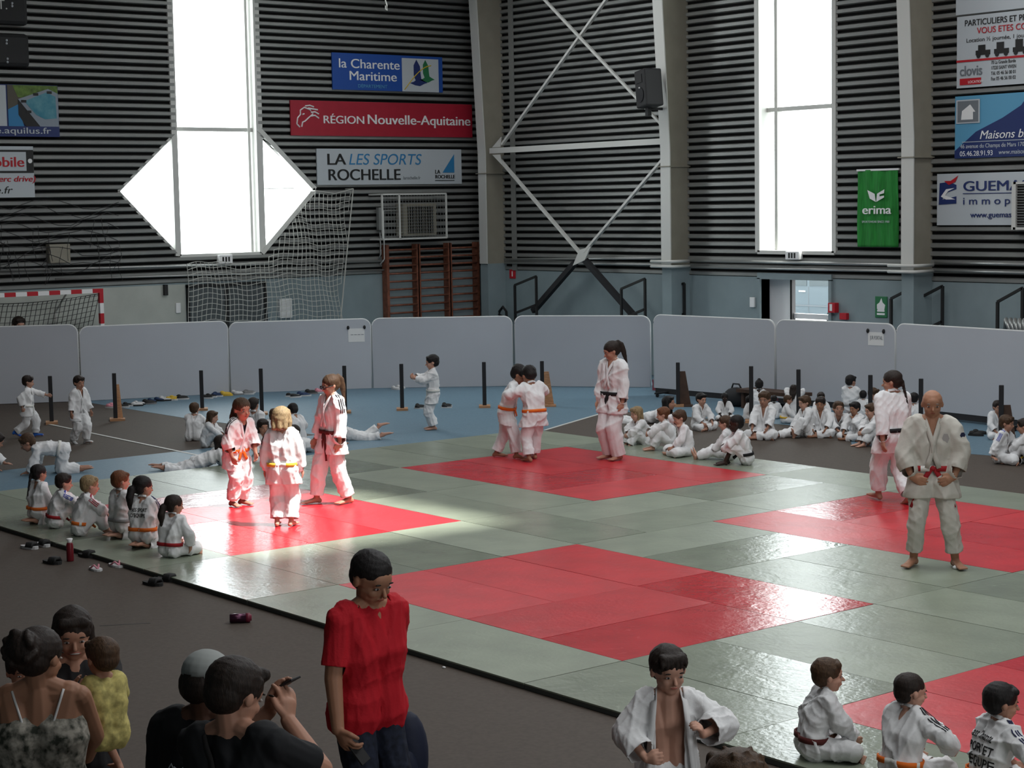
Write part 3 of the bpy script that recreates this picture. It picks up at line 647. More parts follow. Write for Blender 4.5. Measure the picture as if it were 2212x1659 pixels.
# hot tub banner
t, a0, a1, z0, z1 = board('wall_banner', LW, ((-120, 178), (129, 296)), M['darkblue'], 'advertising banner showing a blue hot tub on grass, left edge of the picture')
H_ = z1-z0; s0 = LW.uv(13, 240)[0]
mb = MB(); mb.fbox(LW, a0, s0-.03, z0+.20*H_, z1-.02, D, D+.004); mb.build('blank_field', M['banner_white'], t)
w_ = a1-s0; T = lambda x, z: (s0+x*w_, z0+z*H_)
fpoly(LW, [T(0, .25), T(.99, .25), T(.99, .99), T(0, .99)], D, D+.003).build('patio_print', M['brown_print'], t)
fpoly(LW, [T(.1, .99), T(.99, .99), T(.99, .80), T(.7, .72), T(.2, .76)], D+.003, D+.005).build('grass_print', M['grass'], t)
fpoly(LW, [T(0, .2), T(.3, .2), T(.2, .62), T(0, .52)], D+.003, D+.006).build('water_print', M['blue_logo'], t)
fpoly(LW, [T(.2, .72), T(.8, .93), T(.99, .84), T(.99, .2), T(.62, .2)], D+.005, D+.009).build('tub_print', M['tubgrey'], t)
fpoly(LW, [T(.2, .72), T(.62, .2), T(.34, .2), T(.2, .42)], D+.005, D+.010).build('tub_side_print', M['ink'], t)
fpoly(LW, [T(.32, .68), T(.76, .86), T(.94, .78), T(.95, .36), T(.72, .34), T(.55, .42)], D+.009, D+.013).build('tub_water_print', M['water'], t)
mb = MB()
for (x, z) in ((.55, .82), (.82, .86), (.31, .68), (.40, .48)): mb.fbox(LW, s0+(x-.05)*w_, s0+(x+.05)*w_, z0+(z-.025)*H_, z0+(z+.025)*H_, D+.013, D+.017)
mb.build('headrest_print', M['ink'], t)
fpoly(LW, [T(-2.1, .0), T(1, 0), T(1, .2), T(-2.1, .2)], D, D+.006).build('footer_print', M['darkblue'], t)
a, z = LW.uv(-60, 293, D); e = LW.uv(108, 290, D)[0]; text('larochelle.aquilus.fr', LW, e-2.05, z0+.06*H_, .17*H_, M['banner_white'], t, d=D+.01, width=2.05, bold=.004)
# mobile banner
t, a0, a1, z0, z1 = board('wall_banner', LW, ((-120, 315), (76, 426)), M['banner_white'], 'white banner with red lettering beside a black phone outline, left edge')
H_ = z1-z0; b1 = LW.uv(68, 350)[0]
mb = MB(); mb.fbox(LW, a0+.1, b1, z0+.48*H_, z0+.93*H_, D, D+.005); mb.build('phone_outline', M['ink'], t)
b2 = LW.uv(52, 350)[0]; mb = MB(); mb.fbox(LW, a0+.2, b2, z0+.52*H_, z0+.89*H_, D+.005, D+.009); mb.build('phone_screen', M['banner_white'], t)
mb = MB(); a, z = LW.uv(60, 348); mb.lathe([(.03, 0), (.045, 0), (.045, .006), (.03, .006)], LW.p(a, z, D+.009), LW.n, 14); mb.build('phone_button', M['white'], t)
e = LW.uv(44, 350)[0]; text('mobile', LW, e-.86, z0+.60*H_, .28*H_, M['red'], t, d=D+.01, width=.86, bold=.012)
e = LW.uv(70, 390)[0]; text('(E.Leclerc drive)', LW, e-1.25, z0+.31*H_, .16*H_, M['red'], t, d=D, width=1.25, shear=.2, bold=.006)
e = LW.uv(22, 410)[0]; text('mobile.fr', LW, e-.95, z0+.08*H_, .20*H_, M['ink'], t, d=D, width=.95, shear=.2)
# right wall banners
t, a0, a1, z0, z1 = board('wall_banner', BW, ((2067, 37), (2330, 172)), M['banner_white'], 'white rental banner with a row of black vehicles, upper right')
H_ = z1-z0; W_ = a1-a0; hx = lambda px: BW.uv(px, 100, D)[0]
text('PARTICULIERS ET PROFESSIONNELS', BW, hx(2083), z0+.86*H_, .12*H_, M['ink'], t, d=D, width=hx(2320)-hx(2083), bold=.005)
text('VOUS ETES CONCERNES', BW, hx(2110), z0+.74*H_, .12*H_, M['red'], t, d=D, width=hx(2290)-hx(2110), bold=.005)
text('Location ½ journée, 1 jour, 1 semaine, 1 mois', BW, hx(2087), z0+.63*H_, .08*H_, M['ink'], t, d=D, width=hx(2310)-hx(2087))
mb = MB(); zb = z0+.44*H_
for k in range(5):
    b = hx(2108)+k*.38; mb.fbox(BW, b, b+.30, zb, zb+.08, D, D+.005); mb.fbox(BW, b+.05, b+.2, zb+.08, zb+.17+.02*k, D, D+.005)
    for w_ in (.06, .24): mb.lathe([(.04, 0), (.04, .01)], BW.p(b+w_, zb-.01, D), BW.n, 10)
mb.build('vehicle_print', M['ink'], t)
mb = MB(); mb.fbox(BW, a0, a1, z0+.36*H_, z0+.39*H_, D, D+.005); mb.build('red_rule', M['red'], t)
text('clovis', BW, hx(2073), z0+.17*H_, .20*H_, M['grey_ink'], t, d=D, width=hx(2120)-hx(2073), bold=.012)
mb = MB(); mb.fbox(BW, hx(2074), hx(2120), z0+.04*H_, z0+.13*H_, D, D+.005); mb.build('red_plate', M['red'], t)
text('LOCATION', BW, hx(2092), z0+.06*H_, .05*H_, M['white'], t, d=D+.006)
for k, s in enumerate(['70 La Grande Borde', '17220 SAINT VIVIEN', 'Tél. 05 46 56 00 01', 'Fax 05 46 56 00 02']):
    text(s, BW, hx(2141), z0+(.30-.075*k)*H_, .07*H_, M['ink'], t, d=D, width=hx(2194)-hx(2141))
t, a0, a1, z0, z1 = board('wall_banner', BW, ((2065, -60), (2330, 4)), M['banner_white'], 'lower edge of a white banner cut off by the top right of the picture')
t, a0, a1, z0, z1 = board('wall_banner', BW, ((2063, 209), (2330, 333)), M['skyblue'], 'light and dark blue house builder banner with a small house photo')
H_ = z1-z0; W_ = a1-a0
pts = [(a0, z0), (a1, z0), (a1, z1), (a0+.62*W_, z1), (a0+.55*W_, z0+.8*H_), (a0+.40*W_, z0+.62*H_), (a0+.18*W_, z0+.42*H_), (a0, z0+.12*H_)]
fpoly(BW, pts, D, D+.004).build('dark_field', M['darkblue'], t)
mb = MB(); mb.fbox(BW, hx(2067), hx(2118), z0+.56*H_, z0+.94*H_, D+.004, D+.008); mb.build('photo_border', M['banner_white'], t)
mb = MB(); mb.fbox(BW, hx(2070), hx(2115), z0+.58*H_, z0+.92*H_, D+.008, D+.011); mb.build('photo_print', M['grey_ink'], t)
b = hx(2078); fpoly(BW, [(b, z0+.62*H_), (b+.25, z0+.62*H_), (b+.25, z0+.74*H_), (b+.3, z0+.74*H_), (b+.19, z0+.86*H_), (b+.02, z0+.76*H_)], D+.011, D+.014).build('house_print', M['white'], t)
text('Maisons bleues', BW, hx(2117), z0+.30*H_, .19*H_, M['white'], t, d=D+.006, width=hx(2262)-hx(2117), shear=.25, bold=.005)
mb = MB(); mb.fbox(BW, hx(2080), a1, z0+.255*H_, z0+.265*H_, D+.004, D+.008); mb.build('rule', M['banner_white'], t)
text('46 avenue du Champs de Mars 17000', BW, hx(2076), z0+.16*H_, .095*H_, M['banner_white'], t, d=D+.006, width=hx(2225)-hx(2076))
text('05.46.28.91.93', BW, hx(2075), z0+.035*H_, .115*H_, M['white'], t, d=D+.006, width=hx(2146)-hx(2075))
text('www.maisonsbleues.fr', BW, hx(2159), z0+.045*H_, .10*H_, M['banner_white'], t, d=D+.006, width=hx(2262)-hx(2159), shear=.2)
t, a0, a1, z0, z1 = board('wall_banner', BW, ((2024, 376), (2300, 486)), M['banner_white'], 'white estate agent banner with dark blue lettering and a red and blue swoosh')
H_ = z1-z0; W_ = a1-a0; hx = lambda px: BW.uv(px, 430, D)[0]
text('GUEMAS', BW, hx(2079), z0+.66*H_, .27*H_, M['darkblue'], t, d=D, width=hx(2220)-hx(2079), bold=.014)
mb = MB(); mb.fbox(BW, hx(2080), a1-.1, z0+.60*H_, z0+.615*H_, D, D+.004); mb.build('rule', M['darkblue'], t)
text('i m m o p', BW, hx(2079), z0+.40*H_, .20*H_, M['darkblue'], t, d=D, width=hx(2180)-hx(2079), bold=.006)
text('www.guemas.fr', BW, hx(2096), z0+.15*H_, .15*H_, M['darkblue'], t, d=D, width=hx(2200)-hx(2096), bold=.008)
U = lambda px, z: (hx(px), z0+z*H_)
fpoly(BW, [U(2028, .40), U(2030, .82), U(2050, .84), U(2066, .78), U(2066, .70), U(2040, .62), U(2036, .5), U(2066, .56), U(2066, .42)], D, D+.004).build('blue_swoosh', M['darkblue'], t)
fpoly(BW, [U(2040, .86), U(2054, .86), U(2070, .96), U(2064, .84), U(2050, .78)], D+.004, D+.008).build('red_swoosh', M['red'], t)
fpoly(BW, [U(2033, .56), U(2044, .70), U(2062, .72), U(2048, .66), U(2042, .58), U(2064, .50), U(2044, .50)], D+.004, D+.008).build('white_swoosh', M['white'], t)
# wire grille box
t = thing('wire_grille_box', 'black grille with a pale frame in front of the white estate agent banner', 'grille', BW.p(hx(2200), 4, .3))
a0, z1 = BW.uv(2191, 398, .3); z0 = BW.uv(2191, 491, .3)[1]; a1 = a0+1.0
mb = MB(); mb.fbox(BW, a0, a1, z0, z1, .12, .28); mb.build('core', M['ink'], t)
mb = MB(); mb.fbox(BW, a0-.03, a0+.05, z0-.04, z1+.04, .1, .33); mb.fbox(BW, a0, a1, z1, z1+.04, .1, .33); mb.fbox(BW, a0, a1, z0-.04, z0, .1, .33); mb.build('grille_frame', M['white_metal'], t)
mb = MB()
for k in range(16): z = z0+(z1-z0)*(k+.5)/16; mb.bar(BW.p(a0+.05, z, .30), BW.p(a1, z, .30), .012)
mb.build('grille_wire', M['grey_metal'], t)
# green hanging flag
a0, z1 = BW.uv(1854, 368, .1); a1, z0 = BW.uv(1941, 534, .1); t = thing('hanging_flag', 'green cloth flag with white open book emblem beside the rightmost column', 'flag', BW.p(a0, z0, .1))
mb = MB(); n1, n2 = 40, 30
for k in range(n2+1):
    for i in range(n1+1):
        u, v_ = i/n1, k/n2; d = .11+.018*math.sin(u*23+v_*2)*(1-v_*.2)+.014*math.sin(u*9+v_*5); sh = .02*math.sin(v_*3.1)*(u-.5)
        mb.v.append(BW.p(a0+(a1-a0)*u+sh-.02*math.sin(v_*PI)*(1 if u > .5 else -1)*abs(u-.5)*2, z0+(z1-z0)*v_, d))
mb.f = [(k*(n1+1)+i, k*(n1+1)+i+1, (k+1)*(n1+1)+i+1, (k+1)*(n1+1)+i) for k in range(n2) for i in range(n1)]; mb.m = [0]*len(mb.f)
o = mb.build('cloth', M['green_flag'], t, smooth=True); sm = o.modifiers.new('solid', 'SOLIDIFY'); sm.thickness = .006
mb = MB(); mb.bar(BW.p(a0-.02, z1, .11), BW.p(a1+.02, z1, .11), .035); mb.build('hanging_rod', M['white'], t)
H_ = z1-z0; W_ = a1-a0; E_ = .155
text('erima', BW, a0+.14*W_, z0+.43*H_, .16*H_, M['white'], t, d=E_, width=.70*W_, bold=.016)
text('SPORTSWEAR SINCE 1900', BW, a0+.14*W_, z0+.315*H_, .04*H_, M['banner_white'], t, d=E_, width=.68*W_)
U = lambda x, z: (a0+x*W_, z0+z*H_)
fpoly(BW, [U(.28, .74), U(.46, .69), U(.49, .585), U(.34, .63)], E_, E_+.004).build('book_emblem', M['white'], t)
fpoly(BW, [U(.70, .745), U(.52, .69), U(.50, .585), U(.69, .64), U(.69, .665), U(.58, .655), U(.58, .68), U(.69, .695)], E_, E_+.004).build('book_emblem', M['white'], t)
# ================================================================== OUTSIDE: parked car
CY = 16.4; KF = Frame((0, CY, 0), (1, 0, 0), (0, -1, 0))
k0 = KF.uv(1712, 650)[0]; t = thing('parked_car', 'pale blue car parked outside the open door', 'car', (k0, CY+.8, F))
zt = KF.uv(1750, 601)[1]
B0 = k0-2.1
prof = [(0, .25), (.0, .75), (.25, .92), (1.25, 1.0), (1.9, 1.45), (2.2, 1.5), (3.3, 1.48), (3.9, 1.05), (4.15, .95), (4.2, .35), (4.1, .25)]
mb = MB(); mb.poly([(B0+a, CY, z) for a, z in prof], (0, 1.7, 0)); mb.build('car_body', M['carblue'], t, bevel=.05)
for (p) in ([(1.45, 1.02), (1.95, 1.40), (2.5, 1.42), (2.5, 1.02)], [(2.58, 1.02), (2.58, 1.42), (3.2, 1.41), (3.6, 1.05)]):
    mb = MB(); mb.poly([(B0+a, CY-.012, z) for a, z in p], (0, .01, 0)); mb.build('side_window', M['carglass'], t)
mb = MB()
for a in (1.3, 2.54, 3.5): mb.box((B0+a, CY-.006, .35), (B0+a+.012, CY, 1.0))
mb.box((B0+.3, CY-.012, .55), (B0+3.9, CY, .58)); mb.build('door_seam', M['grey_ink'], t)
mb = MB(); mb.box((B0+2.3, CY-.03, .88), (B0+2.46, CY, .91)); mb.box((B0+3.2, CY-.03, .88), (B0+3.36, CY, .91)); mb.build('door_handle', M['white'], t)
for a in (.75, 3.35):
    mb = MB(); mb.lathe([(.0, -.02), (.18, -.02), (.2, -.03), (.31, -.03), (.33, .0), (.33, .18)], (B0+a, CY+.02, .28), (0, 1, 0), 24); mb.build('wheel', M['black'], t, smooth=False)
t.location.z += .85; t.scale = (1, 1, .9)
# ================================================================== GOAL
gy1 = LW.uv(213, 640, .55)[0]; gx = XW+.72; g0 = gy1-3.4
t = thing('handball_goal', 'red and white striped handball goal against the left wall', 'goal', (gx, gy1-1.5, F))
M['goalpost'] = M['white']
mb = MB(); n_ = 15
for k in range(n_):
    mb.mi = (k+1) % 2; mb.box((gx-.04, g0+3.4*k/n_, 1.97), (gx+.04, g0+3.4*(k+1)/n_, 2.05))
mb.build('crossbar', [M['white'], M['red']], t)
for yy_ in (g0, gy1-.08):
    mb = MB()
    for k in range(10): mb.mi = (k) % 2; mb.box((gx-.04, yy_, F+2.02*k/10), (gx+.04, yy_+.08, F+2.02*(k+1)/10))
    mb.build('goalpost', [M['white'], M['red']], t)
mb = MB()
for yy_ in (g0+.6, gy1-.75): mb = MB(); mb.tube([(gx, yy_, 2.0), (gx-.55, yy_, 1.6), (gx-.6, yy_, F)], .02, 6); mb.build('net_support', M['white_metal'], t)
mb = MB()
def gp(y, s):
    sag = .18*math.sin((y-g0)/3.4*PI)
    return V((gx-.05-.5*min(1, s*2.2), y, 2.0-.05-sag*(1-abs(s-.4))-(2.0*max(0, s-.08))*1.0))
for i in range(35):
    for k in range(20):
        y, s = g0+3.4*i/34, k/20
        if i < 34: mb.bar(gp(y, s), gp(y+.1, s), .009)
        mb.bar(gp(y, s), gp(y, s+.05), .009)
mb.build('goal_net', M['net_dark'], t)
# ================================================================== BARRIER
bar_l = [(-160, 878), (175, 866), (497, 849), (805, 838), (1110, 833)]
ctr = [(1113, 833), (1408, 836)]
bar_r = [(1414, 837), (1678, 859), (1937, 878), (2260, 913)]
def panel(p0, p1, zb, topy, lb, raised):
    A, B = at(*p0, zb), at(*p1, zb); d = (B-A); d.z = 0; Lh = d.length; d.normalize(); nrm = V((d.y, -d.x, 0))
    mid = (A+B)/2; fr = Frame((A.x, A.y, 0), d, nrm); px = (p0[0]+p1[0])/2
    h = fr.uv(px, topy)[1]
    t = thing('barrier_panel', lb, 'barrier panel', (mid.x, mid.y, F), 0, 'barrier panels')
    g_ = .02; pts = [(g_, zb), (Lh-g_, zb)]; r = .16
    for k in range(7): a = PI/2*k/6; pts.append((Lh-g_-r+r*math.cos(a), h-r+r*math.sin(a)))
    for k in range(7): a = PI/2+PI/2*k/6; pts.append((g_+r+r*math.cos(a), h-r+r*math.sin(a)))
    fpoly(fr, pts, 0, .035).build('board', M['panel'], t)
    e = MB(); ring = pts[2:]+[]; e.tube([fr.p(a, z, .018) for a, z in [pts[1]]+ring+[pts[0]]], .020, 6); e.build('edge_trim', M['panel_edge'], t, smooth=True)
    if raised:
        e = MB(); e.fbox(fr, .05, Lh-.05, zb-.10, zb, -.03, .03); e.build('base_rail', M['blacksoft'], t)
        for u in (.35, Lh-.35):
            e = MB(); e.fbox(fr, u-.03, u+.03, F+.06, zb, -.02, .02); e.fbox(fr, u-.03, u+.03, F+.06, F+.09, -.35, .35)
            for s in (-.3, .3): e.ball(fr.p(u, F+.035, s), .035, 8)
            e.build('castor_foot', M['black'], t)
    return fr, Lh, h
tops = [706, 700, 693, 686]
names = ['light grey barrier panel at the left edge behind the two walking boys', 'light grey barrier panel behind the left row of shoes', 'light grey barrier panel with a paper sheet, behind the woman in glasses', 'light grey barrier panel behind the small boy standing alone on the blue floor']
FR = []
for i in range(4): FR.append(panel(bar_l[i], bar_l[i+1], F+.01, tops[i], names[i], False))
FR.append(panel(ctr[0], ctr[1], F+.01, 683, 'light grey barrier panel at the back corner behind the woman with the black belt', False))
names = ['light grey barrier panel between the back corner and the open door', 'light grey barrier panel with a pinned paper sheet, right of the open door', 'light grey barrier panel at the right edge behind the bald man']
for i in range(3): FR.append(panel(bar_r[i], bar_r[i+1], .09, [686, 696, 709][i], names[i], True))
def sheet(fi, px0, py0, px1, py1, lines, lb):
    fr, Lh, h = FR[fi]; a0, z1 = fr.uv(px0, py0, .04); a1, z0 = fr.uv(px1, py1, .04); t = thing('paper_sheet', lb, 'paper', fr.p(a0, z0, .04))
    mb = MB(); mb.fbox(fr, a0, a1, z0, z1, .036, .039); mb.build('sheet', M['paper'], t)
    for (k, s) in enumerate(lines): text(s, fr, a0+.04, z0+(z1-z0)*(.45-.35*k), (z1-z0)*.4, M['grey_ink'], t, d=.0395, width=(a1-a0)*.8)
    for a in (a0-.0, a1-.0):
        mb = MB(); mb.ball(fr.p(a, z1+.02, .045), (.028, .028, .04), 8); mb.build('magnet', M['black'], t)
sheet(2, 752, 710, 788, 738, ['EXIT', '1'][:1] if False else ['----'], 'white paper sheet with two black magnets on the barrier left of centre')
sheet(6, 1875, 717, 1909, 747, ['JURY'] if False else ['JUR PORTAIL'], 'white paper sheet with two black magnets on the right barrier')
# red low wall strip behind the right barrier
fr = FR[5][0]; mb = MB(); mb.fbox(fr, -.6, 9.5, F, .16, -.62, -.58); tag(mb.build('red_kick_board', mat('dull_red_board', (.28, .06, .08), .7)), 'long dull red board on the floor under the right barriers', 'board')
# ================================================================== MARKER POSTS
M['brownwood'] = mat('dark_wood', (.06, .03, .018), .6, var=.2, vs=8)
posts = [(112, 915, 812, 0), (250, 908, 806, 1), (437, 886, 800, 0), (566, 895, 796, 0), (746, 892, 790, 0), (869, 886, 786, 0), (1047, 880, 782, 0), (1172, 878, 780, 1), (1465, 878, 783, 2), (1623, 912, 791, 0), (1725, 912, 798, 0), (1880, 925, 810, 0), (1989, 940, 818, 0), (2162, 968, 832, 2)]
where = ['beside the boy stretching his arm at far left', 'with a light wood brace, left of the shoe row', 'behind the two children sitting back to back', 'behind the girl with the orange belt', 'behind the ponytailed woman on the left', 'just left of the small boy standing alone', 'right of the small boy standing alone', 'with a light wood brace, right of the wrestling pair', 'with a dark wood brace, left end of the sitting crowd', 'behind the middle of the sitting crowd', 'behind the child covering their face', 'behind the boy kneeling up with his back turned', 'just behind the bald man', 'behind the two boys near the right edge']
for (px, py, ty, br), lb in zip(posts, where):
    p = at(px, py, F); d = (V((CAM.x, CAM.y, 0))-V((p.x, p.y, 0))).normalized(); fr = Frame((p.x, p.y, 0), V((-d.y, d.x, 0)), d); h = fr.uv(px, ty)[1]
    t = thing('marker_post', 'slim black post '+lb, 'post', (p.x, p.y, F), 0, 'slim black posts')
    mb = MB(); mb.fbox(fr, -.035, .035, F+.03, h, -.03, .03); mb.build('post', M['blacksoft'], t, bevel=.008)
    mb = MB(); mb.fbox(fr, -.10, .10, F, F+.04, -.14, .14); mb.build('foot', M['wood'], t)
    if br:
        s = 1; bw_ = {250: .09, 1172: .17}.get(px, .19); mb = MB(); mb.poly([fr.p(.035*s, F+.03, -.03), fr.p(.035*s+bw_, F+.03, -.05), fr.p(.035*s+bw_*.5, F+.62, -.05), fr.p(.035*s, F+.62, -.03)], fr.n*-.03); mb.build('brace', M['wood' if br == 1 else 'brownwood'], t)
        mb = MB(); mb.fbox(fr, .05*s, .07+bw_, F, F+.03, -.12, .12); mb.build('brace_foot', M['wood' if br == 1 else 'brownwood'], t)
# ================================================================== JUDO MATS
def jmat(x0, y0, x1, y1, red, lb, grp):
    g_ = .004; t = thing('judo_mat', lb, 'mat', ((x0+x1)/2, (y0+y1)/2, F), 0, grp)
    cx, cy = (x0+x1)/2, (y0+y1)/2; dx = random.uniform(-.003, .003); dz = random.uniform(-.0015, 0)
    mb = MB(); mb.box((x0+g_+dx, y0+g_, -.012), (x1-g_+dx, y1-g_, dz)); mb.build('top_cover', M['mat_red' if red else 'mat_green'], t)
    mb = MB(); mb.box((x0+g_+dx, y0+g_, F+.004), (x1-g_+dx, y1-g_, -.012)); mb.build('foam_core', M['mat_side'], t)
reds = {(0, -3): 'near middle red square', (-6, -3): 'left red square', (-6, 2): 'far red square under the wrestling pair', (0, 2): 'right red square behind the bald man', (6, -3): 'bottom right red square', (6, 2): 'red square beyond the right edge'}
ORD = ['first', 'second', 'third', 'fourth', 'fifth', 'sixth', 'seventh', 'eighth', 'ninth', 'tenth']
def where_in(x, y, c, w_, h_):
    a, b = (c[0]+c[2])/2/w_, (c[1]+c[3])/2/h_
    return ('upper' if b > .6 else 'lower' if b < .4 else 'middle')+' '+('left' if a < .4 else 'right' if a > .65 else 'centre')
def block(x, y, flip):
    lb = 'of the '+reds[(x, y)]; L_ = []
    if not flip: L_ = [(0, 0, 2, 1, 'lower left long'), (0, 1, 2, 2, 'middle left long'), (0, 2, 2, 3, 'upper left long'), (2, 2, 4, 3, 'upper right long'), (2, 0, 3, 2, 'bottom centre upright'), (3, 0, 4, 2, 'bottom right upright')]
    else: L_ = [(0, 0, 2, 1, 'lower left long'), (2, 0, 4, 1, 'bottom right long'), (0, 1, 1, 3, 'far left upright'), (1, 1, 2, 3, 'top centre upright'), (2, 1, 4, 2, 'middle right long'), (2, 2, 4, 3, 'upper right long')]
    for (a, b, c, d, nm) in L_: jmat(x+a, y+b, x+c, y+d, True, nm+' red judo mat '+lb, 'red mats '+lb)
block(0, -3, False); block(-6, -3, True); block(-6, 2, False); block(0, 2, True); block(6, -3, False)
def strip(x0, x1, y0, y1, along, lb):
    R_ = []; dx, dy = (2, 1) if along == 'x' else (1, 2); y = y0; r = 0
    while y < y1-.1:
        x = x0; k = 0
        while x < x1-.1: R_.append((x, y, min(x+dx, x1), min(y+dy, y1), r, k)); x += dx; k += 1
        y += dy; r += 1
    for (a, b, c, d, rr, k) in R_:
        o = ('%s in the %s row from the front, ' % (ORD[k], ORD[rr]) if r > 1 and max(q[5] for q in R_) > 0 else '%s from the front, ' % ORD[rr] if r > 1 else '%s from the left, ' % ORD[k])
        jmat(a, b, c, d, False, 'green judo mat, '+o+lb, 'green judo mats '+lb)
strip(-8, 10, -4, -3, 'x', 'near edge row')
strip(-8, 6, 5, 6, 'x', 'far edge row')
strip(-8, -6, -3, 5, 'x', 'left edge')
strip(-2, 0, -3, 1, 'x', 'between left and middle reds')
strip(-2, 0, 1, 5, 'y', 'between far and right reds')
strip(-6, -2, 0, 2, 'x', 'between left and far reds')
strip(0, 2, 0, 2, 'y', 'upright between middle and right reds')
strip(2, 4, 0, 2, 'x', 'between middle and right reds')
strip(4, 6, -3, 5, 'x', 'between middle and bottom right reds')
strip(6, 10, 0, 2, 'x', 'above the bottom right red')
# ================================================================== SHOES, BOTTLES
def shoe_pair(px, py, ang, m, m2, lb, grp=None, size=.24, kind='trainer', gap=.11, z=F):
    p = at(px, py, z)
    for s in (-1, 1):
        c, s_ = math.cos(ang), math.sin(ang); off = V((-s_*gap*s, c*gap*s, 0)); 
        t = thing('flip_flop' if kind == 'flip' else 'shoe', ('left ' if s > 0 else 'right ')+lb, 'shoe', p+off, ang+random.uniform(-.2, .2), grp)
        fr = WM(t); mb = MB(); n_ = 14
        out = []
        for k in range(n_):
            a = 2*PI*k/n_; x = math.cos(a)*size/2; y = math.sin(a)*size*(.20+.05*math.cos(a)); out.append(fr@V((x, y, 0)))
        mb.poly(out, (0, 0, .02 if kind == 'flip' else .03)); mb.build('sole', m2, t)
        mb = MB()
        if kind == 'flip':
            for q_ in (-1, 1): mb.tube([fr@V((size*.30, 0, .02)), fr@V((size*.12, q_*.025, .055)), fr@V((-size*.08, q_*.045, .02))], .010, 6)
            mb.build('strap', m, t, smooth=True)
        elif kind == 'slide':
            for k in range(5):
                x = size*(.02+.07*k); mb.tube([fr@V((x, -.048, .02)), fr@V((x, -.03, .06)), fr@V((x, .03, .06)), fr@V((x, .048, .02))], .018, 6)
            mb.build('strap', m, t, smooth=True)
        else:
            mb.ball((0, 0, 0), (size*.47, .042, .030), 12); mb.ball((-size*.24, 0, .016), (size*.20, .036, .036), 10)
            mb.v = [fr@V((v.x, v.y, max(v.z, -.01)+.03)) for v in mb.v]; mb.build('upper', m, t, smooth=True)
sc = [('white', (.55, .55, .55)), ('black', (.02, .02, .02)), ('grey', (.2, .2, .2)), ('navy', (.02, .04, .10)), ('yellow', (.6, .40, .05)), ('red', (.35, .03, .04)), ('pink', (.6, .25, .3))]
sc = {k: flat('shoe_'+k, c) for k, c in sc}
rowl = [(244, 880, 'pink', 'white'), (272, 879, 'black', 'white'), (298, 876, 'white', 'black'), (322, 872, 'black', 'grey'), (336, 868, 'navy', 'black'), (356, 865, 'white', 'black'), (374, 864, 'yellow', 'white'), (394, 862, 'black', 'white'), (452, 860, 'black', 'white'), (470, 856, 'navy', 'white'), (488, 854, 'yellow', 'yellow'), (514, 852, 'white', 'grey'), (537, 851, 'grey', 'white'), (634, 858, 'black', 'white'), (656, 855, 'navy', 'white'), (672, 850, 'black', 'grey'), (692, 848, 'pink', 'white'), (218, 863, 'white', 'black')]
pos = ['first', 'second', 'third', 'fourth', 'fifth', 'sixth', 'seventh', 'eighth', 'ninth', 'tenth', 'eleventh', 'twelfth', 'thirteenth', 'fourteenth', 'fifteenth', 'sixteenth', 'seventeenth']
for i, (px, py, a, b) in enumerate(rowl):
    lb = ('%s trainer with %s sole, %s pair in the shoe row' % (a, b, pos[i])) if i < 17 else 'white trainer lying apart against the barrier at far left'
    shoe_pair(px, py, random.uniform(.3, 1.4), sc[a], sc[b], lb, 'shoes in a row on the blue floor', .25)
shoe_pair(907, 882, .9, sc['black'], sc['white'], 'black shoe on the blue floor beside the small boy standing alone', None, .2, gap=.0+.10)
shoe_pair(965, 880, .9, sc['black'], sc['white'], 'black shoe on the blue floor behind the small boy standing alone', None, .2)
shoe_pair(2112, 940, .4, sc['black'], sc['black'], 'black shoe on the floor between the bald man and the boys at right', None, .24)
shoe_pair(78, 1182, .2, sc['black'], sc['white'], 'black slide, leftmost below the near edge of the mats', None, .25, 'slide', .09)
shoe_pair(150, 1210, .2, sc['black'], sc['black'], 'black slide beside the red bottle', None, .26, 'slide', .22)
shoe_pair(228, 1227, .1, sc['pink'], sc['white'], 'white flip flop with pink straps below the mat edge', None, .25, 'flip', .12)
shoe_pair(345, 1259, .4, sc['black'], sc['black'], 'black slide below the mat edge under the ponytailed girl', None, .26, 'slide', .11)
shoe_pair(860, 836+5, .5, sc['white'], sc['white'], 'flat white shoe against the barrier behind the ponytailed woman', None, .2)
p = at(152, 1212, F); t = thing('water_bottle', 'dark red water bottle with a white cap standing by the mat edge', 'bottle', p)
mb = MB(); mb.lathe([(.035, 0), (.037, .01), (.037, .17), (.030, .19), (.028, .195)], p, n=16); mb.build('bottle_body', flat('dark_red_bottle', (.14, .012, .018), .3), t, smooth=True)
mb = MB(); mb.lathe([(.024, .195), (.020, .205), (.034, .235), (.03, .238)], p, n=14); mb.build('cap', M['white'], t, smooth=True)
p = at(519, 1345, F); dr_ = (rgt*1.0); dr_.z = 0; dr_.normalize(); dr_ = (dr_+V((-.2, .2, 0))*.4).normalized()
t = thing('tumbler', 'dark metallic drinks tumbler lying on the brown floor', 'tumbler', p); p = p+V((0, 0, .042))
mb = MB(); mb.lathe([(.036, -.09), (.040, -.085), (.042, .05)], p, dr_, 20); mb.build('tumbler_body', flat('dark_plum_metal', (.06, .02, .04), .25, metal=.7), t, smooth=True)
mb = MB(); mb.lathe([(.042, .05), (.042, .085), (.03, .09), (.028, .10)], p, dr_, 20); mb.build('lid', flat('plum_plastic', (.16, .02, .04), .4), t, smooth=True)
mb = MB(); mb.ball(at(959, 1443, F)+V((0, 0, .006)), (.02, .012, .008), 8); tag(mb.build('litter_scrap', M['white']), 'tiny white scrap on the brown floor near the mat edge', 'litter')
p = at(1592, 878, F); t = thing('sports_bag', 'black sports bag on the floor behind the sitting crowd', 'bag', p)
mb = MB(); mb.ball(p+V((0, 0, .17)), (.28, .18, .17), 16); mb.build('bag_body', M['blacksoft'], t, smooth=True)
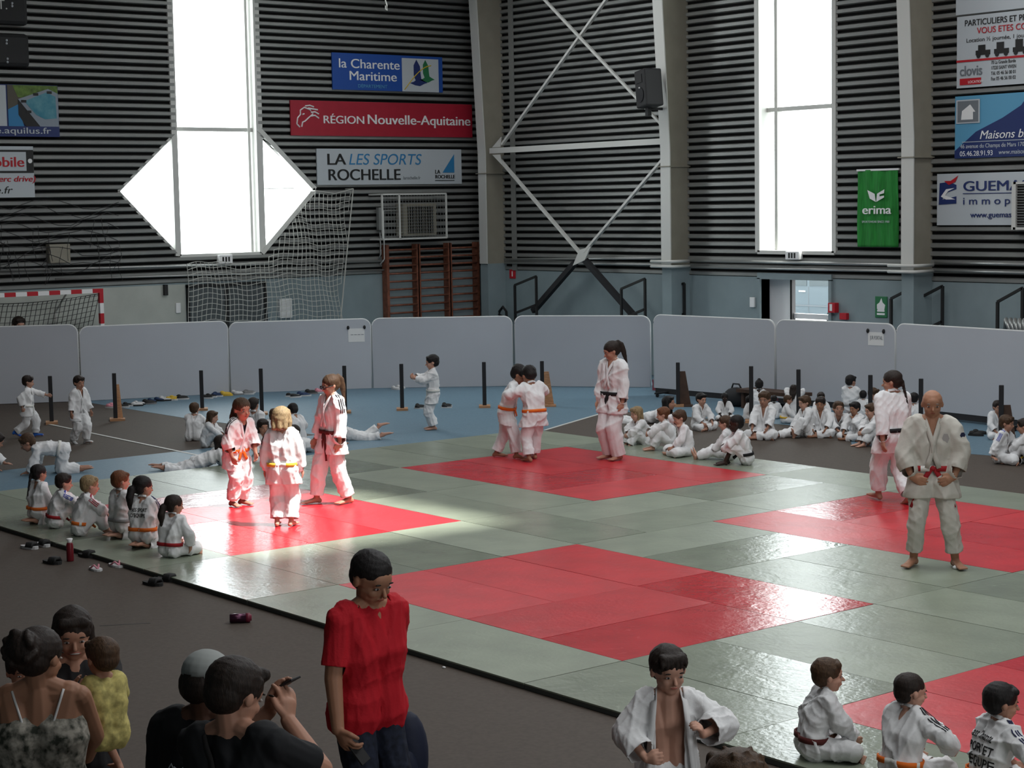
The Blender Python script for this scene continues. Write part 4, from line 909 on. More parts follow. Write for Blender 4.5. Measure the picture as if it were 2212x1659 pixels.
mb = MB(); mb.tube([p+V((-.14, 0, .28)), p+V((-.07, -.02, .40)), p+V((.07, -.02, .40)), p+V((.14, 0, .28))], .015, 6); mb.build('handle', M['black'], t, smooth=True)
mb = MB(); p = at(1690, 888, F); mb.box(p+V((-.9, -.2, .28)), p+V((.5, .2, .34)))
for a in (-.8, .4): mb.box(p+V((a-.03, -.15, 0)), p+V((a+.03, .15, .28)))
tag(mb.build('low_bench', M['brownwood']), 'low dark bench against the right barrier behind the sitting crowd', 'bench')
# ================================================================== PEOPLE
def nrm(v): v = V(v); return v.normalized()
class Prim:                                   # closed overlapping shapes, later fused into one skin
    def __init__(s): s.v = []; s.f = []
    def cone(s, a, b, ra, rb, ax=None, k=1.0, n=12):
        a, b = V(a), V(b); d = b-a
        if d.length < 1e-5: d = V((0, 0, 1e-4))
        d.normalize()
        if ax is not None:
            e1 = V(ax)-d*V(ax).dot(d)
            if e1.length < 1e-3: e1 = d.orthogonal()
        else: e1 = d.orthogonal()
        e1.normalize(); e2 = d.cross(e1)
        rings = [(a, ra, t) for t in (-90, -60, -30, 0)]+[(b, rb, t) for t in (0, 30, 60, 90)]
        base = len(s.v)
        for c, r, t in rings:
            t = math.radians(t); cc = c+d*math.sin(t)*r*(min(k, 1) if ax is not None else 1); rr = max(r*math.cos(t), r*.04)
            for i in range(n): u = 2*PI*i/n; s.v.append(cc+e1*math.cos(u)*rr*k+e2*math.sin(u)*rr)
        m = len(rings)
        for i in range(m-1):
            for j in range(n): s.f.append((base+i*n+j, base+i*n+(j+1) % n, base+(i+1)*n+(j+1) % n, base+(i+1)*n+j))
        s.f.append(tuple(base+j for j in range(n-1, -1, -1))); s.f.append(tuple(base+(m-1)*n+j for j in range(n)))
        return s
    def chain(s, pts, rs, ax=None, k=1.0):
        for i in range(len(pts)-1): s.cone(pts[i], pts[i+1], rs[i], rs[i+1], ax, k)
        return s
    def ell(s, c, R, r, n=14):                # R: 3x3 axes matrix, r: radii
        base = len(s.v); m = n//2+1
        for i in range(m+1):
            a = -PI/2+PI*i/m; ca = max(math.cos(a), .02)
            for j in range(n): u = 2*PI*j/n; s.v.append(V(c)+R@V((ca*math.cos(u)*r[0], ca*math.sin(u)*r[1], math.sin(a)*r[2])))
        for i in range(m):
            for j in range(n): s.f.append((base+i*n+j, base+i*n+(j+1) % n, base+(i+1)*n+(j+1) % n, base+(i+1)*n+j))
        s.f.append(tuple(base+j for j in range(n-1, -1, -1))); s.f.append(tuple(base+m*n+j for j in range(n)))
        return s
    def bvh(s): return BVHTree.FromPolygons(s.v, s.f)
JOBS = []
def fuse(prim, voxel, smooth=2, fac=.5):
    me = bpy.data.meshes.new('raw'); me.from_pydata([tuple(v) for v in prim.v], [], prim.f)
    o = bpy.data.objects.new('raw', me); COL.objects.link(o)
    r = o.modifiers.new('r', 'REMESH'); r.mode = 'VOXEL'; r.voxel_size = voxel; r.adaptivity = 0
    if smooth: q = o.modifiers.new('s', 'SMOOTH'); q.factor = fac; q.iterations = smooth
    JOBS.append(o); return o
def fin(o):                                   # evaluated mesh of a fused job
    dg = bpy.context.evaluated_depsgraph_get(); me = bpy.data.meshes.new_from_object(o.evaluated_get(dg))
    return me
def co(me):
    a = np.empty(len(me.vertices)*3, np.float32); me.vertices.foreach_get('co', a); return a.reshape(-1, 3)
def setco(me, a): me.vertices.foreach_set('co', a.ravel()); me.update()
def norm(me):
    a = np.empty(len(me.vertices)*3, np.float32); me.vertex_normals.foreach_get('vector', a); return a.reshape(-1, 3)
def fold(me, amp, seed, sc=1.0):              # cloth folds
    p = co(me); n = norm(me); r = np.random.RandomState(seed); d = np.zeros(len(p), np.float32)
    for k in range(5):
        w_ = r.normal(size=3)*np.array([26, 26, 13])*sc*(.6+.35*k); ph = r.rand()*6.28
        wp = p@(r.normal(size=3)*9*sc)
        d += (1-np.abs(np.sin((p@w_)*.5+1.3*np.sin(wp)+ph)))**2/(1+.5*k)
    d = d-d.mean(); setco(me, (p+n*(d*amp)[:, None]).astype(np.float32))
def ik(a, t, l1, l2, hint):
    a, t = V(a), V(t); d = t-a; L_ = d.length; mx = (l1+l2)*.995
    if L_ > mx: t = a+d*(mx/L_); d = t-a; L_ = mx
    L_ = max(L_, abs(l1-l2)+.01); d.normalize(); x = (l1*l1-l2*l2+L_*L_)/(2*L_); h = math.sqrt(max(0, l1*l1-x*x))
    hv = V(hint)-d*V(hint).dot(d)
    if hv.length < 1e-3: hv = d.orthogonal()
    return a+d*x+hv.normalized()*h, t
def rot(yaw=0, pitch=0, roll=0):              # degrees; pitch > 0 looks down/leans forward, yaw > 0 turns to own left
    return Matrix.Rotation(math.radians(yaw), 3, 'Z')@Matrix.Rotation(math.radians(-pitch), 3, 'X')@Matrix.Rotation(math.radians(roll), 3, 'Y')
BELT = {'orange': (.75, .16, .02), 'yellow': (.70, .45, .05), 'brown': (.10, .02, .018), 'black': (.012, .012, .014), 'red': (.32, .015, .02), 'white': (.72, .72, .68), 'grey': (.28, .28, .28), 'whitered': (.65, .6, .55)}
def person(px, py, top, phi, pose, label, z=0.0, adult=False, skin='light', hair='brown', style='short', belt='white', fit='gi', hh=None, h=None, vox=None, **kw):
    P0 = at(px, py, z); P0.z = z
    if h is None:
        d = ray(px, top); tt = ((P0.x-CAM.x)*fwd.x+(P0.y-CAM.y)*fwd.y)/(d.x*fwd.x+d.y*fwd.y); topz = CAM.z+d.z*tt-z
    azc = math.degrees(math.atan2(CAM.y-P0.y, CAM.x-P0.x)); yaw = azc+phi-90
    A = dict(kw); A.update(pose if isinstance(pose, dict) else POSES[pose](A))
    for k, v in kw.items(): A[k] = v
    hh = hh or (.158 if adult else .198)
    hipz = .515 if adult else .475; nbz = .842 if adult else .800
    Ls = nbz-hipz; shw = A.get('shw', .108 if adult else .104); hpw = .052
    ua, fa, th, sh = (.170, .145, .245, .245) if adult else (.160, .140, .228, .228)
    Pv = V(A.get('P', (0, 0, hipz)))
    R0 = rot(A.get('ty', 0), A.get('lean', 0), A.get('side', 0)); R1 = rot(A.get('ty', 0)+A.get('tw', 0), A.get('lean', 0)+A.get('bend', 0), A.get('side', 0)+A.get('side2', 0))
    u0, u1 = R0@V((0, 0, 1)), R1@V((0, 0, 1)); x0, x1 = R0@V((1, 0, 0)), R1@V((1, 0, 0)); f0, f1 = R0@V((0, 1, 0)), R1@V((0, 1, 0))
    Wst = Pv+u0*Ls*.30; Ch = Wst+(u0+u1).normalized()*Ls*.28; N = Ch+u1*Ls*.42
    Rh = rot(A.get('hy', 0), A.get('hp', 8), A.get('hr', 0))
    HC = N+u1*(.004 if adult else .0)+(u1*.35+Rh@V((0, 0, 1))*.65).normalized()*(hh*.5+.002)
    total = (HC+Rh@V((0, 0, hh*.5))).z
    if h is None: h = topz/total*1.0 if not A.get('hfix') else A['hfix']
    G_ = {}
    J = lambda p: V(p)*h                       # to metres, local frame
    root = thing('person', label, 'person', (P0.x, P0.y, z), math.radians(yaw), A.get('grp'))
    near = (P0-CAM).length < 16
    vb = vox or (.0055 if near else .009); vc = .009 if near else .014
    b = Prim()
    build = A.get('build', 1.0)
    # torso
    tr = .062*build if adult else .058
    for s in (-1, 1):
        hp = Pv+x0*hpw*s; wa = Wst+x0*.036*s; ch = Ch+x1*.046*s; sho = N-u1*.022+x1*(shw-.03)*s
        b.chain([J(hp), J(wa), J(ch), J(sho)], [h*r for r in (tr*1.08, tr*.9, tr*1.02, .040)])
    b.cone(J(Ch), J(N-u1*.02), tr*h, .045*h); b.cone(J(N-u1*.03), J(HC-Rh@V((0, hh*.12, hh*.15))), .036*h if adult else .029*h, (.031 if adult else .026)*h)
    b.cone(J(N-u1*.02-x1*(shw-.02)), J(N-u1*.02+x1*(shw-.02)), .034*h, .034*h)
    for s in (-1, 1): b.cone(J(N+u1*.020), J(N-u1*.020+x1*(shw-.03)*s), .026*h, .032*h)
    # head
    Hh = hh*h; hp_ = lambda x, y, zz: J(HC)+Rh@V((x, y, zz))*Hh
    b.ell(hp_(0, -.07, .10), Rh, (.365*Hh, .42*Hh, .39*Hh)); b.ell(hp_(0, .08, -.14), Rh, (.295*Hh, .285*Hh, .33*Hh))
    b.ell(hp_(0, .19, -.36), Rh, (.13*Hh, .11*Hh, .11*Hh)); b.ell(hp_(0, .25, .10), Rh, (.23*Hh, .12*Hh, .20*Hh))
    for s in (-1, 1):
        b.ell(hp_(.15*s, .22, -.13), Rh, (.11*Hh, .12*Hh, .10*Hh)); b.ell(hp_(.36*s, -.04, -.03), rot(A.get('hy', 0), A.get('hp', 8), A.get('hr', 0)), (.045*Hh, .075*Hh, .11*Hh), 10)
    b.cone(hp_(0, .345, .0), hp_(0, .43, -.12), .028*Hh, .048*Hh); b.ell(hp_(0, .335, -.235), Rh, (.10*Hh, .045*Hh, .045*Hh), 10)
    # arms
    arms = {}
    for s, k in ((1, 'R'), (-1, 'L')):
        sh_ = N-u1*.030+x1*shw*s
        tgt = A.get('h'+k, (.15*s, .03, Pv.z-.06)); hint = A.get('e'+k, (.35*s, -1, -.2))
        el, wr = ik(sh_, tgt, ua, fa, hint); arms[k] = (sh_, el, wr)
        b.chain([J(sh_), J(el), J(wr)], [h*r for r in ((.034, .027, .019) if adult else (.029, .024, .017))])
        hd = nrm(A.get('hd'+k, (wr-el))); pn = nrm(A.get('pn'+k, V((-s, 0, 0))))   # hand direction, palm normal
        pn = nrm(pn-hd*pn.dot(hd)) if abs(pn.dot(hd)) < .98 else hd.orthogonal().normalized()
        sd_ = hd.cross(pn)*s                    # towards the thumb side
        if A.get('thumb'+k): sd_ = nrm(A['thumb'+k])
        L_ = .102 if adult else .096; pm = wr+hd*L_*.26
        b.cone(J(wr), J(wr+hd*L_*.40), .020*h, .026*h, pn, .52)
        curl = A.get('curl'+k, A.get('curl', .45))
        for q, (o_, l_) in enumerate(((.020, .46), (.007, .52), (-.007, .49), (-.019, .38))):
            p = wr+hd*L_*.44+sd_*o_; dv = nrm(hd+sd_*o_*7); pts = [p]
            for sg, cf in ((.42, .5), (.33, 1.25), (.25, 1.9)):
                an = curl*cf; dd = dv*math.cos(an)+pn*math.sin(an); p = p+dd*L_*l_*sg; pts.append(p)
            b.chain([J(x) for x in pts], [max(.0060, r*h*(1 if adult else .95)) for r in (.0070, .0066, .0060, .0052)])
        p = wr+hd*L_*.14+sd_*.013; t1 = p+nrm(hd*.7+sd_*.8+pn*.15)*L_*.26; t2 = t1+nrm(hd*1.0+sd_*.25+pn*curl*.8)*L_*.24
        b.chain([J(p), J(t1), J(t2)], [max(.007, r*h) for r in (.0105, .0082, .0062)])
    # legs and feet
    legs = {}
    for s, k in ((1, 'R'), (-1, 'L')):
        hp = Pv+x0*hpw*s
        tgt = A.get('a'+k, (.06*s, 0, .042)); hint = A.get('k'+k, (.12*s, 1, 0))
        kn, an = ik(hp, tgt, th, sh, hint); legs[k] = (hp, kn, an)
        b.chain([J(hp), J(kn), J(an)], [h*r for r in ((.052, .036, .023) if adult else (.046, .032, .021))])
        b.cone(J(kn), J(kn+(an-kn)*.45-nrm(f0)*.003), .034*h, .033*h)
        td = nrm(A.get('t'+k, (.18*s, 1, 0))); up_ = nrm(A.get('tu'+k, (0, 0, 1))); up_ = nrm(up_-td*up_.dot(td))
        sl = td.cross(up_)
        heel = an-td*.022-up_*.020; ball = an+td*.088-up_*.026
        b.cone(J(an), J(heel), .022*h, .021*h); b.cone(J(an-up_*.004), J(ball), .024*h, .024*h, up_, .62); b.cone(J(heel), J(ball), .018*h, .026*h, up_, .62)
        for i_ in range(5):
            o_ = (-.020+.010*i_)*s; tl = (.026, .024, .022, .019, .016)[i_ if s < 0 else i_]
            pp = ball+td*.012+sl*o_; b.cone(J(pp), J(pp+td*tl+sl*o_*.15-up_*.002), max(.0065, .0085*h), max(.006, .0068*h))
    if A.get('prim'): A['prim'](b, J, hp_, Hh, locals())
    jb = fuse(b, vb, 1, .4)
    sock = None
    if A.get('sock'):
        q = Prim()
        for s, k in ((1, 'R'), (-1, 'L')):
            an = legs[k][2]; td = nrm(A.get('t'+k, (.18*s, 1, 0))); up_ = nrm(V((0, 0, 1))-td*td.z)
            q.cone(J(an+up_*.03), J(an-td*.02-up_*.016), .027*h, .026*h); q.cone(J(an-up_*.004), J(an+td*.108-up_*.024), .029*h, .027*h, up_, .75)
        sock = fuse(q, .009, 2)
    under = None
    if A.get('under'):
        q = Prim()
        for s in (-1, 1): q.chain([J(Pv+x0*hpw*s), J(Wst+x0*.036*s), J(Ch+x1*.046*s), J(N-u1*.03+x1*(shw-.035)*s)], [h*(r+.005) for r in (tr*1.08, tr*.9, tr*1.02, .036)])
        q.cone(J(Ch), J(N-u1*.035), (tr+.005)*h, .048*h); under = fuse(q, .010, 2)
    job = dict(root=root, body=jb, A=A, h=h, Hh=Hh, HC=J(HC), Rh=Rh, skin=skin, hair=hair, style=style, belt=belt, fit=fit, adult=adult, near=near)
    # hair
    job['hairjob'] = None; job['sock'] = sock; job['under'] = under
    if style != 'bald':
        q = Prim(); hs = style
        E_ = lambda x, y, zz, a, b_, c: q.ell(hp_(x, y, zz), Rh, (a*Hh, b_*Hh, c*Hh), 18)
        C_ = lambda pts, rs: q.chain([hp_(*p) for p in pts], [r*Hh for r in rs])
        if hs != 'cap':
            t_ = .012 if hs == 'buzz' else .035
            E_(0, -.105, .17, .368+t_, .425+t_, .345+t_*1.2); E_(0, -.22, .0, .315+t_, .28+t_, .34)
        if hs in ('short', 'fringe', 'messy', 'bob', 'long'):
            C_([(-.20, .22, .36), (.20, .22, .36)], (.11, .11))
            for s in (-1, 1): C_([(.30*s, .10, .25), (.335*s, .02, .05)], (.075, .04))
        if hs in ('fringe', 'messy', 'bob'):
            for x in (-.24, -.14, -.05, .05, .14, .24): C_([(x, .16, .40), (x*1.1+.015, .30, .30), (x*1.15+.03, .345, .19+.03*math.sin(x*23))], (.08, .05, .018))
        if hs == 'messy':
            rr = random.Random(int(px)); 
            for i_ in range(12): a = rr.uniform(0, 6.28); b2 = rr.uniform(.2, 1.2); C_([(.30*math.cos(a)*math.cos(b2), -.1+.36*math.sin(a)*math.cos(b2), .15+.33*math.sin(b2)), (.40*math.cos(a+.3)*math.cos(b2), -.1+.47*math.sin(a+.3)*math.cos(b2), .16+.42*math.sin(b2))], (.09, .03))
        if hs == 'bob':
            for s in (-1, 1): C_([(.30*s, -.05, .15), (.36*s, -.02, -.15), (.33*s, .04, -.46)], (.12, .11, .07)); C_([(.2*s, -.30, .1), (.24*s, -.30, -.42)], (.16, .12))
            C_([(0, -.36, .1), (0, -.34, -.42)], (.16, .13))
        if hs == 'long':
            for s in (-1, 1): C_([(.30*s, -.05, .15), (.35*s, -.05, -.2), (.33*s, -.02, -.7), (.30*s, .0, -1.0)], (.11, .11, .10, .05)); C_([(.15*s, -.33, .1), (.18*s, -.38, -.5), (.17*s, -.38, -1.05)], (.16, .15, .08))
        if hs == 'longback':
            for s in (-1, 1): C_([(.24*s, -.25, .15), (.24*s, -.34, -.3), (.14*s, -.42, -.9)], (.14, .15, .06))
            C_([(0, -.36, .1), (0, -.45, -.5), (0, -.48, -1.2)], (.18, .17, .06))
        if hs == 'pony': C_([(0, -.40, .34), (0, -.56, .34)], (.10, .09)); C_([(0, -.54, .36), (0, -.68, .12), (0, -.66, -.30), (0, -.60, -1.0)], (.10, .15, .15, .05))
        if hs == 'lowpony': C_([(0, -.42, .0), (0, -.60, -.1), (.04, -.66, -.5), (.05, -.60, -1.0)], (.10, .17, .19, .07)); C_([(.0, -.5, -.05), (.12, -.64, -.45), (.16, -.6, -.8)], (.12, .12, .05)); C_([(.0, -.5, -.05), (-.12, -.64, -.4), (-.14, -.6, -.7)], (.12, .12, .05))
        if hs == 'braid':
            C_([(0, -.42, .10), (0, -.52, -.05)], (.11, .09))
            for i_ in range(8): C_([(.02*(-1)**i_, -.53-.01*i_, -.10-.13*i_), (-.02*(-1)**i_, -.54-.01*i_, -.20-.13*i_)], (.085-.004*i_, .075-.004*i_))
            C_([(0, -.6, -1.15), (0, -.6, -1.32)], (.05, .03))
        if hs == 'bun': q.ell(hp_(0, -.22, .56), Rh, (.16*Hh, .16*Hh, .13*Hh))
        if hs == 'updo':
            q.ell(hp_(0, -.44, .16), Rh, (.34*Hh, .30*Hh, .32*Hh)); rr = random.Random(3)
            for i_ in range(14): a = rr.uniform(0, 6.28); C_([(.2*math.cos(a), -.5, .16+.2*math.sin(a)), (.30*math.cos(a+.4), -.62, .16+.28*math.sin(a+.4)), (.33*math.cos(a+.9), -.50, .16+.31*math.sin(a+.9))], (.10, .07, .05))
        if hs == 'afro': q.ell(hp_(0, -.10, .16), Rh, (.42*Hh, .47*Hh, .42*Hh))
        if hs == 'cap':
            E_(0, -.24, -.02, .325, .28, .34)
            c = Prim(); c.ell(hp_(0, -.07, .17), Rh, (.385*Hh, .45*Hh, .38*Hh), 18)
            cj = fuse(c, .008, 2); job['capjob'] = cj
        if 'hx' in A: A['hx'](q, C_, E_)
        job['hairjob'] = fuse(q, .006 if near else .010, 1)
    # clothes
    fl = A.get('flare', 1.0)
    if fit in ('gi', 'giopen', 'tee', 'top', 'dress', 'baby'):
        j = Prim(); ad = (.012 if adult else .020) if fit != 'tee' else .010; m = 1.0
        core = Prim()
        for T_ in (j, core):
            for s in (-1, 1):
                hp = Pv+x0*hpw*s; wa = Wst+x0*.038*s; ch = Ch+x1*.050*s; sho = N-u1*.024+x1*(shw-.028)*s
                rr = [tr*1.12+ad, tr*.98+ad, tr*1.08+ad, .046+ad*.6]
                if fit in ('top', 'dress'): T_.chain([J(hp), J(wa), J(ch)], [h*r for r in rr[:3]])
                else: T_.chain([J(hp), J(wa), J(ch), J(sho)], [h*r for r in rr])
            if fit not in ('top', 'dress'): T_.cone(J(Ch), J(N-u1*.03), (tr+ad)*h, .05*h)
        if fit in ('gi', 'giopen'):
            stg = Pv.z > .33*1.0 and A.get('skirt', True)
            for s, k in ((1, 'R'), (-1, 'L')):
                hp, kn, an = legs[k]; dn = (kn-hp).normalized()
                if stg: j.cone(J(Pv+x0*hpw*s*.9), J(hp-u0*.12*.3+dn*.12*.7+x0*.014*s), (tr*1.12+ad)*h, .088*h)
                else: j.cone(J(Pv+x0*hpw*s), J(hp+dn*.05), (tr*1.1+ad)*h, .062*h)
                sh_, el, wr = arms[k]; w2 = el+(wr-el)*A.get('slv', .80)
                rs = (.050, .054*fl, .050*fl) if not adult else (.050, .050*fl, .050*fl)
                j.chain([J(sh_-u1*.004), J(el), J(w2)], [h*r for r in rs]); j.cone(J(N-u1*.03), J(sh_), .044*h, .046*h)
                if len(A.get('droop', ())): j.cone(J(el), J(w2+V((0, 0, -.02))), .040*h, .04*h)
        elif fit in ('tee', 'baby'):
            for s, k in ((1, 'R'), (-1, 'L')):
                sh_, el, wr = arms[k]; w2 = sh_+(el-sh_)*A.get('slv', .72); j.chain([J(sh_-u1*.002), J(w2)], [h*.044, h*.041]); j.cone(J(N-u1*.03), J(sh_), .040*h, .044*h)
            if fit == 'baby':
                for s, k in ((1, 'R'), (-1, 'L')): hp, kn, an = legs[k]; j.cone(J(Pv), J(hp+(kn-hp)*.5), .09*h, .085*h)
        elif fit == 'dress':
            for s, k in ((1, 'R'), (-1, 'L')): hp, kn, an = legs[k]; j.cone(J(Pv), J(hp+(kn-hp)*.8), .078*h, .10*h)
        job['jacket'] = fuse(j, vc, 2, .4); job['core'] = core.bvh() if fit in ('gi', 'giopen') else None
    # trousers
    if fit not in ('dress', 'baby'):
        j = Prim(); bag = A.get('bag', 1.0)
        if fit == 'tee' or fit == 'top': rs = (.064, .048, .036)
        else: rs = (.064, .054*bag, .050*bag) if adult else (.070, .066*bag, .058*bag)
        for s, k in ((1, 'R'), (-1, 'L')):
            hp, kn, an = legs[k]; tl = A.get('trl', .88); e = kn+(an-kn)*tl
            j.cone(J(Pv), J(hp), .062*h, .066*h); j.chain([J(hp), J(kn), J(e)], [h*r for r in rs])
        job['trousers'] = fuse(j, vc, 2, .4)
    job.update(Wst=J(Wst), Pv=J(Pv), Ch=J(Ch), N=J(N), u0=u0, u1=u1, x0=x0, x1=x1, f0=f0, f1=f1, arms={k: [J(p) for p in v] for k, v in arms.items()}, legs={k: [J(p) for p in v] for k, v in legs.items()})
    PEOPLE.append(job); return job
PEOPLE = []
def finobj(me, name, m, root, smooth=True):
    mi = np.zeros(len(me.polygons), np.int32); me.polygons.foreach_get('material_index', mi); me.materials.clear()
    for x in (m if isinstance(m, list) else [m]): me.materials.append(x)
    me.polygons.foreach_set('material_index', mi if isinstance(m, list) else mi*0)
    me.name = name; me.polygons.foreach_set('use_smooth', [smooth]*len(me.polygons))
    o = bpy.data.objects.new(name, me); COL.objects.link(o); o.parent = root; return o
def ribbon(pts, nrms, w_, th_, side=None, closed=False):
    """flat band through pts; returns verts, faces"""
    vs = []; fs = []; n_ = len(pts)
    for i in range(n_):
        d = (pts[(i+1) % n_ if closed else min(i+1, n_-1)]-pts[(i-1) % n_ if closed else max(i-1, 0)]).normalized()
        nn = nrms[i]; sd_ = d.cross(nn).normalized()
        for a, b in ((-1, 0), (1, 0), (1, 1), (-1, 1)): vs.append(pts[i]+sd_*a*w_/2+nn*b*th_)
    for i in range(n_ if closed else n_-1):
        k = (i+1) % n_
        for e in range(4): fs.append((i*4+e, i*4+(e+1) % 4, k*4+(e+1) % 4, k*4+e))
    if not closed: fs.append((3, 2, 1, 0)); m_ = (n_-1)*4; fs.append((m_, m_+1, m_+2, m_+3))
    return vs, fs
def finish_people():
    bpy.context.view_layer.update(); dg = bpy.context.evaluated_depsgraph_get()
    for J_ in PEOPLE:
        root, A, h, Hh, HC, Rh = J_['root'], J_['A'], J_['h'], J_['Hh'], J_['HC'], J_['Rh']
        Wst, u0, x0, f0, N, u1, x1, f1, Ch, Pv = (J_[k] for k in ('Wst', 'u0', 'x0', 'f0', 'N', 'u1', 'x1', 'f1', 'Ch', 'Pv'))
        get = lambda o: bpy.data.meshes.new_from_object(o.evaluated_get(dg))
        me = get(J_['body'])
        # eyes, brows and lips set into the face of the body mesh
        e = MB(); hp_ = lambda x, y, zz: HC+Rh@V((x, y, zz))*Hh
        bm = bmesh.new(); bm.from_mesh(me); bv = BVHTree.FromBMesh(bm)
        def surf(x, zz, off=0):
            a = hp_(x, .8, zz); d = Rh@V((0, -1, 0)); r = bv.ray_cast(a, d)
            return (r[0]+Rh@V((0, off, 0))) if r[0] else hp_(x, .36, zz)
        def blob(c, rx, ry, rz, mi, n_=8):
            e.mi = mi; k0 = len(e.v); e.ball((0, 0, 0), (rx*Hh, ry*Hh, rz*Hh), n_)
            for i in range(k0, len(e.v)): e.v[i] = c+Rh@e.v[i]
        for s in (-1, 1):
            c = surf(.145*s, .0, .004); blob(c, .062, .026, .024, 1); blob(c+Rh@V((0, .012*Hh, 0)), .030, .022, .025, 2)
            c = surf(.14*s, .095); blob(c, .080, .018, .018, 3)
        blob(surf(0, -.235, -.004), .085, .026, .026, 4)
        if A.get('smile'): blob(surf(0, -.225, .002), .135, .024, .034, 4); blob(surf(0, -.222, .006), .105, .026, .018, 1)
        base = len(me.vertices); nf = len(me.polygons)
        for v in e.v: bm.verts.new(v)
        bm.verts.ensure_lookup_table()
        for f, mi in zip(e.f, e.m):
            try: q = bm.faces.new([bm.verts[base+i] for i in f]); q.material_index = mi
            except ValueError: pass
        bm.to_mesh(me); bm.free()
        sk = SKIN[J_['skin']]
        J_['sk'] = BVHTree.FromPolygons([v.co.copy() for v in me.vertices], [tuple(p.vertices) for p in me.polygons])
        finobj(me, 'body', [skinm(J_['skin']), flat('eye_white', (.36, .33, .31), .4), flat('iris', (.02, .012, .01), .3), hairm(J_['hair'] if J_['hair'] != 'blond' else 'brown'), flat('lip_'+J_['skin'], (sk[0]*.75, sk[1]*.42, sk[2]*.45), .5)], root)
        if J_['hairjob']:
            me = get(J_['hairjob']); fold(me, .0022 if J_['near'] else .003, int(abs(HC.x)*999) % 997+len(me.vertices) % 13, 3.2); finobj(me, 'hair', hairm(J_['hair']), root)
        if J_['sock']: finobj(get(J_['sock']), 'socks', flat('sock_'+A['sock'], {'blue': (.03, .14, .55), 'white': (.6, .6, .6)}[A['sock']]), root)
        if J_['under']: finobj(get(J_['under']), 'undershirt', flat('dark_undershirt', (.02, .015, .03)), root)
        if J_.get('capjob'):
            me = get(J_['capjob']); bm = bmesh.new(); bm.from_mesh(me); dl = []
            for f in bm.faces:
                l = Rh.inverted()@(f.calc_center_median()-HC)/Hh
                if l.z < .10: dl.append(f)
            bmesh.ops.delete(bm, geom=dl, context='FACES'); bm.to_mesh(me); bm.free(); cap = finobj(me, 'cap', flat('grey_cap_cloth', (.30, .32, .31), .8), root)
            sm = cap.modifiers.new('s', 'SOLIDIFY'); sm.thickness = .004
            v_, f_ = [], []
            mb = MB(); pts = []
            for k in range(9): a = math.radians(-60+15*k); pts.append(hp_(.30*math.sin(a), (.36*math.cos(a))*1.1-.02, .10))
            o2 = [hp_(.28*math.sin(math.radians(-60+15*k)), .46+.20*math.cos(math.radians((-60+15*k)*1.4)), .07) for k in range(9)]
            mb.v = pts+o2; mb.f = [(k, k+1, 9+k+1, 9+k) for k in range(8)]; mb.m = [0]*8
            me = bpy.data.meshes.new('peak'); me.from_pydata([tuple(v) for v in mb.v], [], mb.f); pk = finobj(me, 'cap_peak', flat('grey_cap_cloth', (.30, .32, .31), .8), root); sm = pk.modifiers.new('s', 'SOLIDIFY'); sm.thickness = .006
        fit = J_['fit']; seed = int(abs(Pv.z*1000+h*777)) % 991
        if J_.get('jacket'):
            me = get(J_['jacket'])
            amp = A.get('amp', .016 if fit in ('gi', 'giopen') else .008)
            fold(me, amp*min(1, h), seed, 1.0 if h > 1.5 else 1.25)
            if fit in ('gi', 'giopen', 'tee', 'top', 'dress'):
                bm = bmesh.new(); bm.from_mesh(me); dl = []
                def slice_(co_, no_, test):
                    fs_ = [f for f in bm.faces if test(f.calc_center_median())]
                    g_ = set(fs_)|{e for f in fs_ for e in f.edges}|{v for f in fs_ for v in f.verts}
                    bmesh.ops.bisect_plane(bm, geom=list(g_), dist=1e-5, plane_co=co_, plane_no=no_)
                if fit in ('gi', 'giopen', 'tee'):
                    for k in 'RL':
                        a0_, el, wr = J_['arms'][k]
                        w2, dd = (a0_+(el-a0_)*A.get('slv', .72), (el-a0_).normalized()) if fit == 'tee' else (el+(wr-el)*A.get('slv', .80), (wr-el).normalized())
                        slice_(w2, dd, lambda c: (c-w2).length < .09*h)
                    if Pv.z > .33*h: slice_(Pv-u0*({'tee': .05}.get(fit, .115))*h, u0, lambda c: abs((c-Pv).dot(u0)+.09*h) < .08*h)
                if fit == 'tee': slice_(N+(u1+f1*.55)*.020*h, (u1+f1*.55).normalized(), lambda c: abs((c-N).dot(x1)) < .066*h)
                for f in bm.faces:
                    c = f.calc_center_median(); r = c-N; a, b_, cc = r.dot(x1)/h, r.dot(f1)/h, r.dot(u1)/h
                    hit = False
                    if fit == 'gi': dep = A.get('vneck', .13); hit = b_ > .0 and cc > -dep and abs(a) < .040*(cc+dep)/dep+.002 and cc < .06
                    elif fit == 'giopen':
                        wv = c-Wst; cz = wv.dot(u0)/h; hit = b_ > .0 and cz > -.60 and abs(a) < .060+.02*cz and r.dot(f1)/h > -.0 and abs(r.dot(x1))/h < .062
                    elif fit == 'tee': hit = abs(a) < .062 and (r-(u1+f1*.55)*.020*h).dot(u1+f1*.55) > 0
                    if b_ <= 0 and fit in ('gi', 'giopen'): hit = (a*a+b_*b_) < .036**2 and cc > .0
                    if fit != 'top' and fit != 'dress' and not hit:
                        for k in 'RL':
                            a0_, el, wr = J_['arms'][k]
                            if fit == 'tee': base_, w2 = a0_, a0_+(el-a0_)*A.get('slv', .72); dd = (el-a0_).normalized()
                            else: base_, w2 = el, el+(wr-el)*A.get('slv', .80); dd = (wr-el).normalized()
                            q_ = c-w2; al = q_.dot(dd)
                            if al > .0 and q_.length < .075*h and not (fit == 'tee' and abs(a) < .118*J_['A'].get('build', 1)) and not (fit != 'tee' and J_['core'].find_nearest(c)[3] < .040*h): hit = True
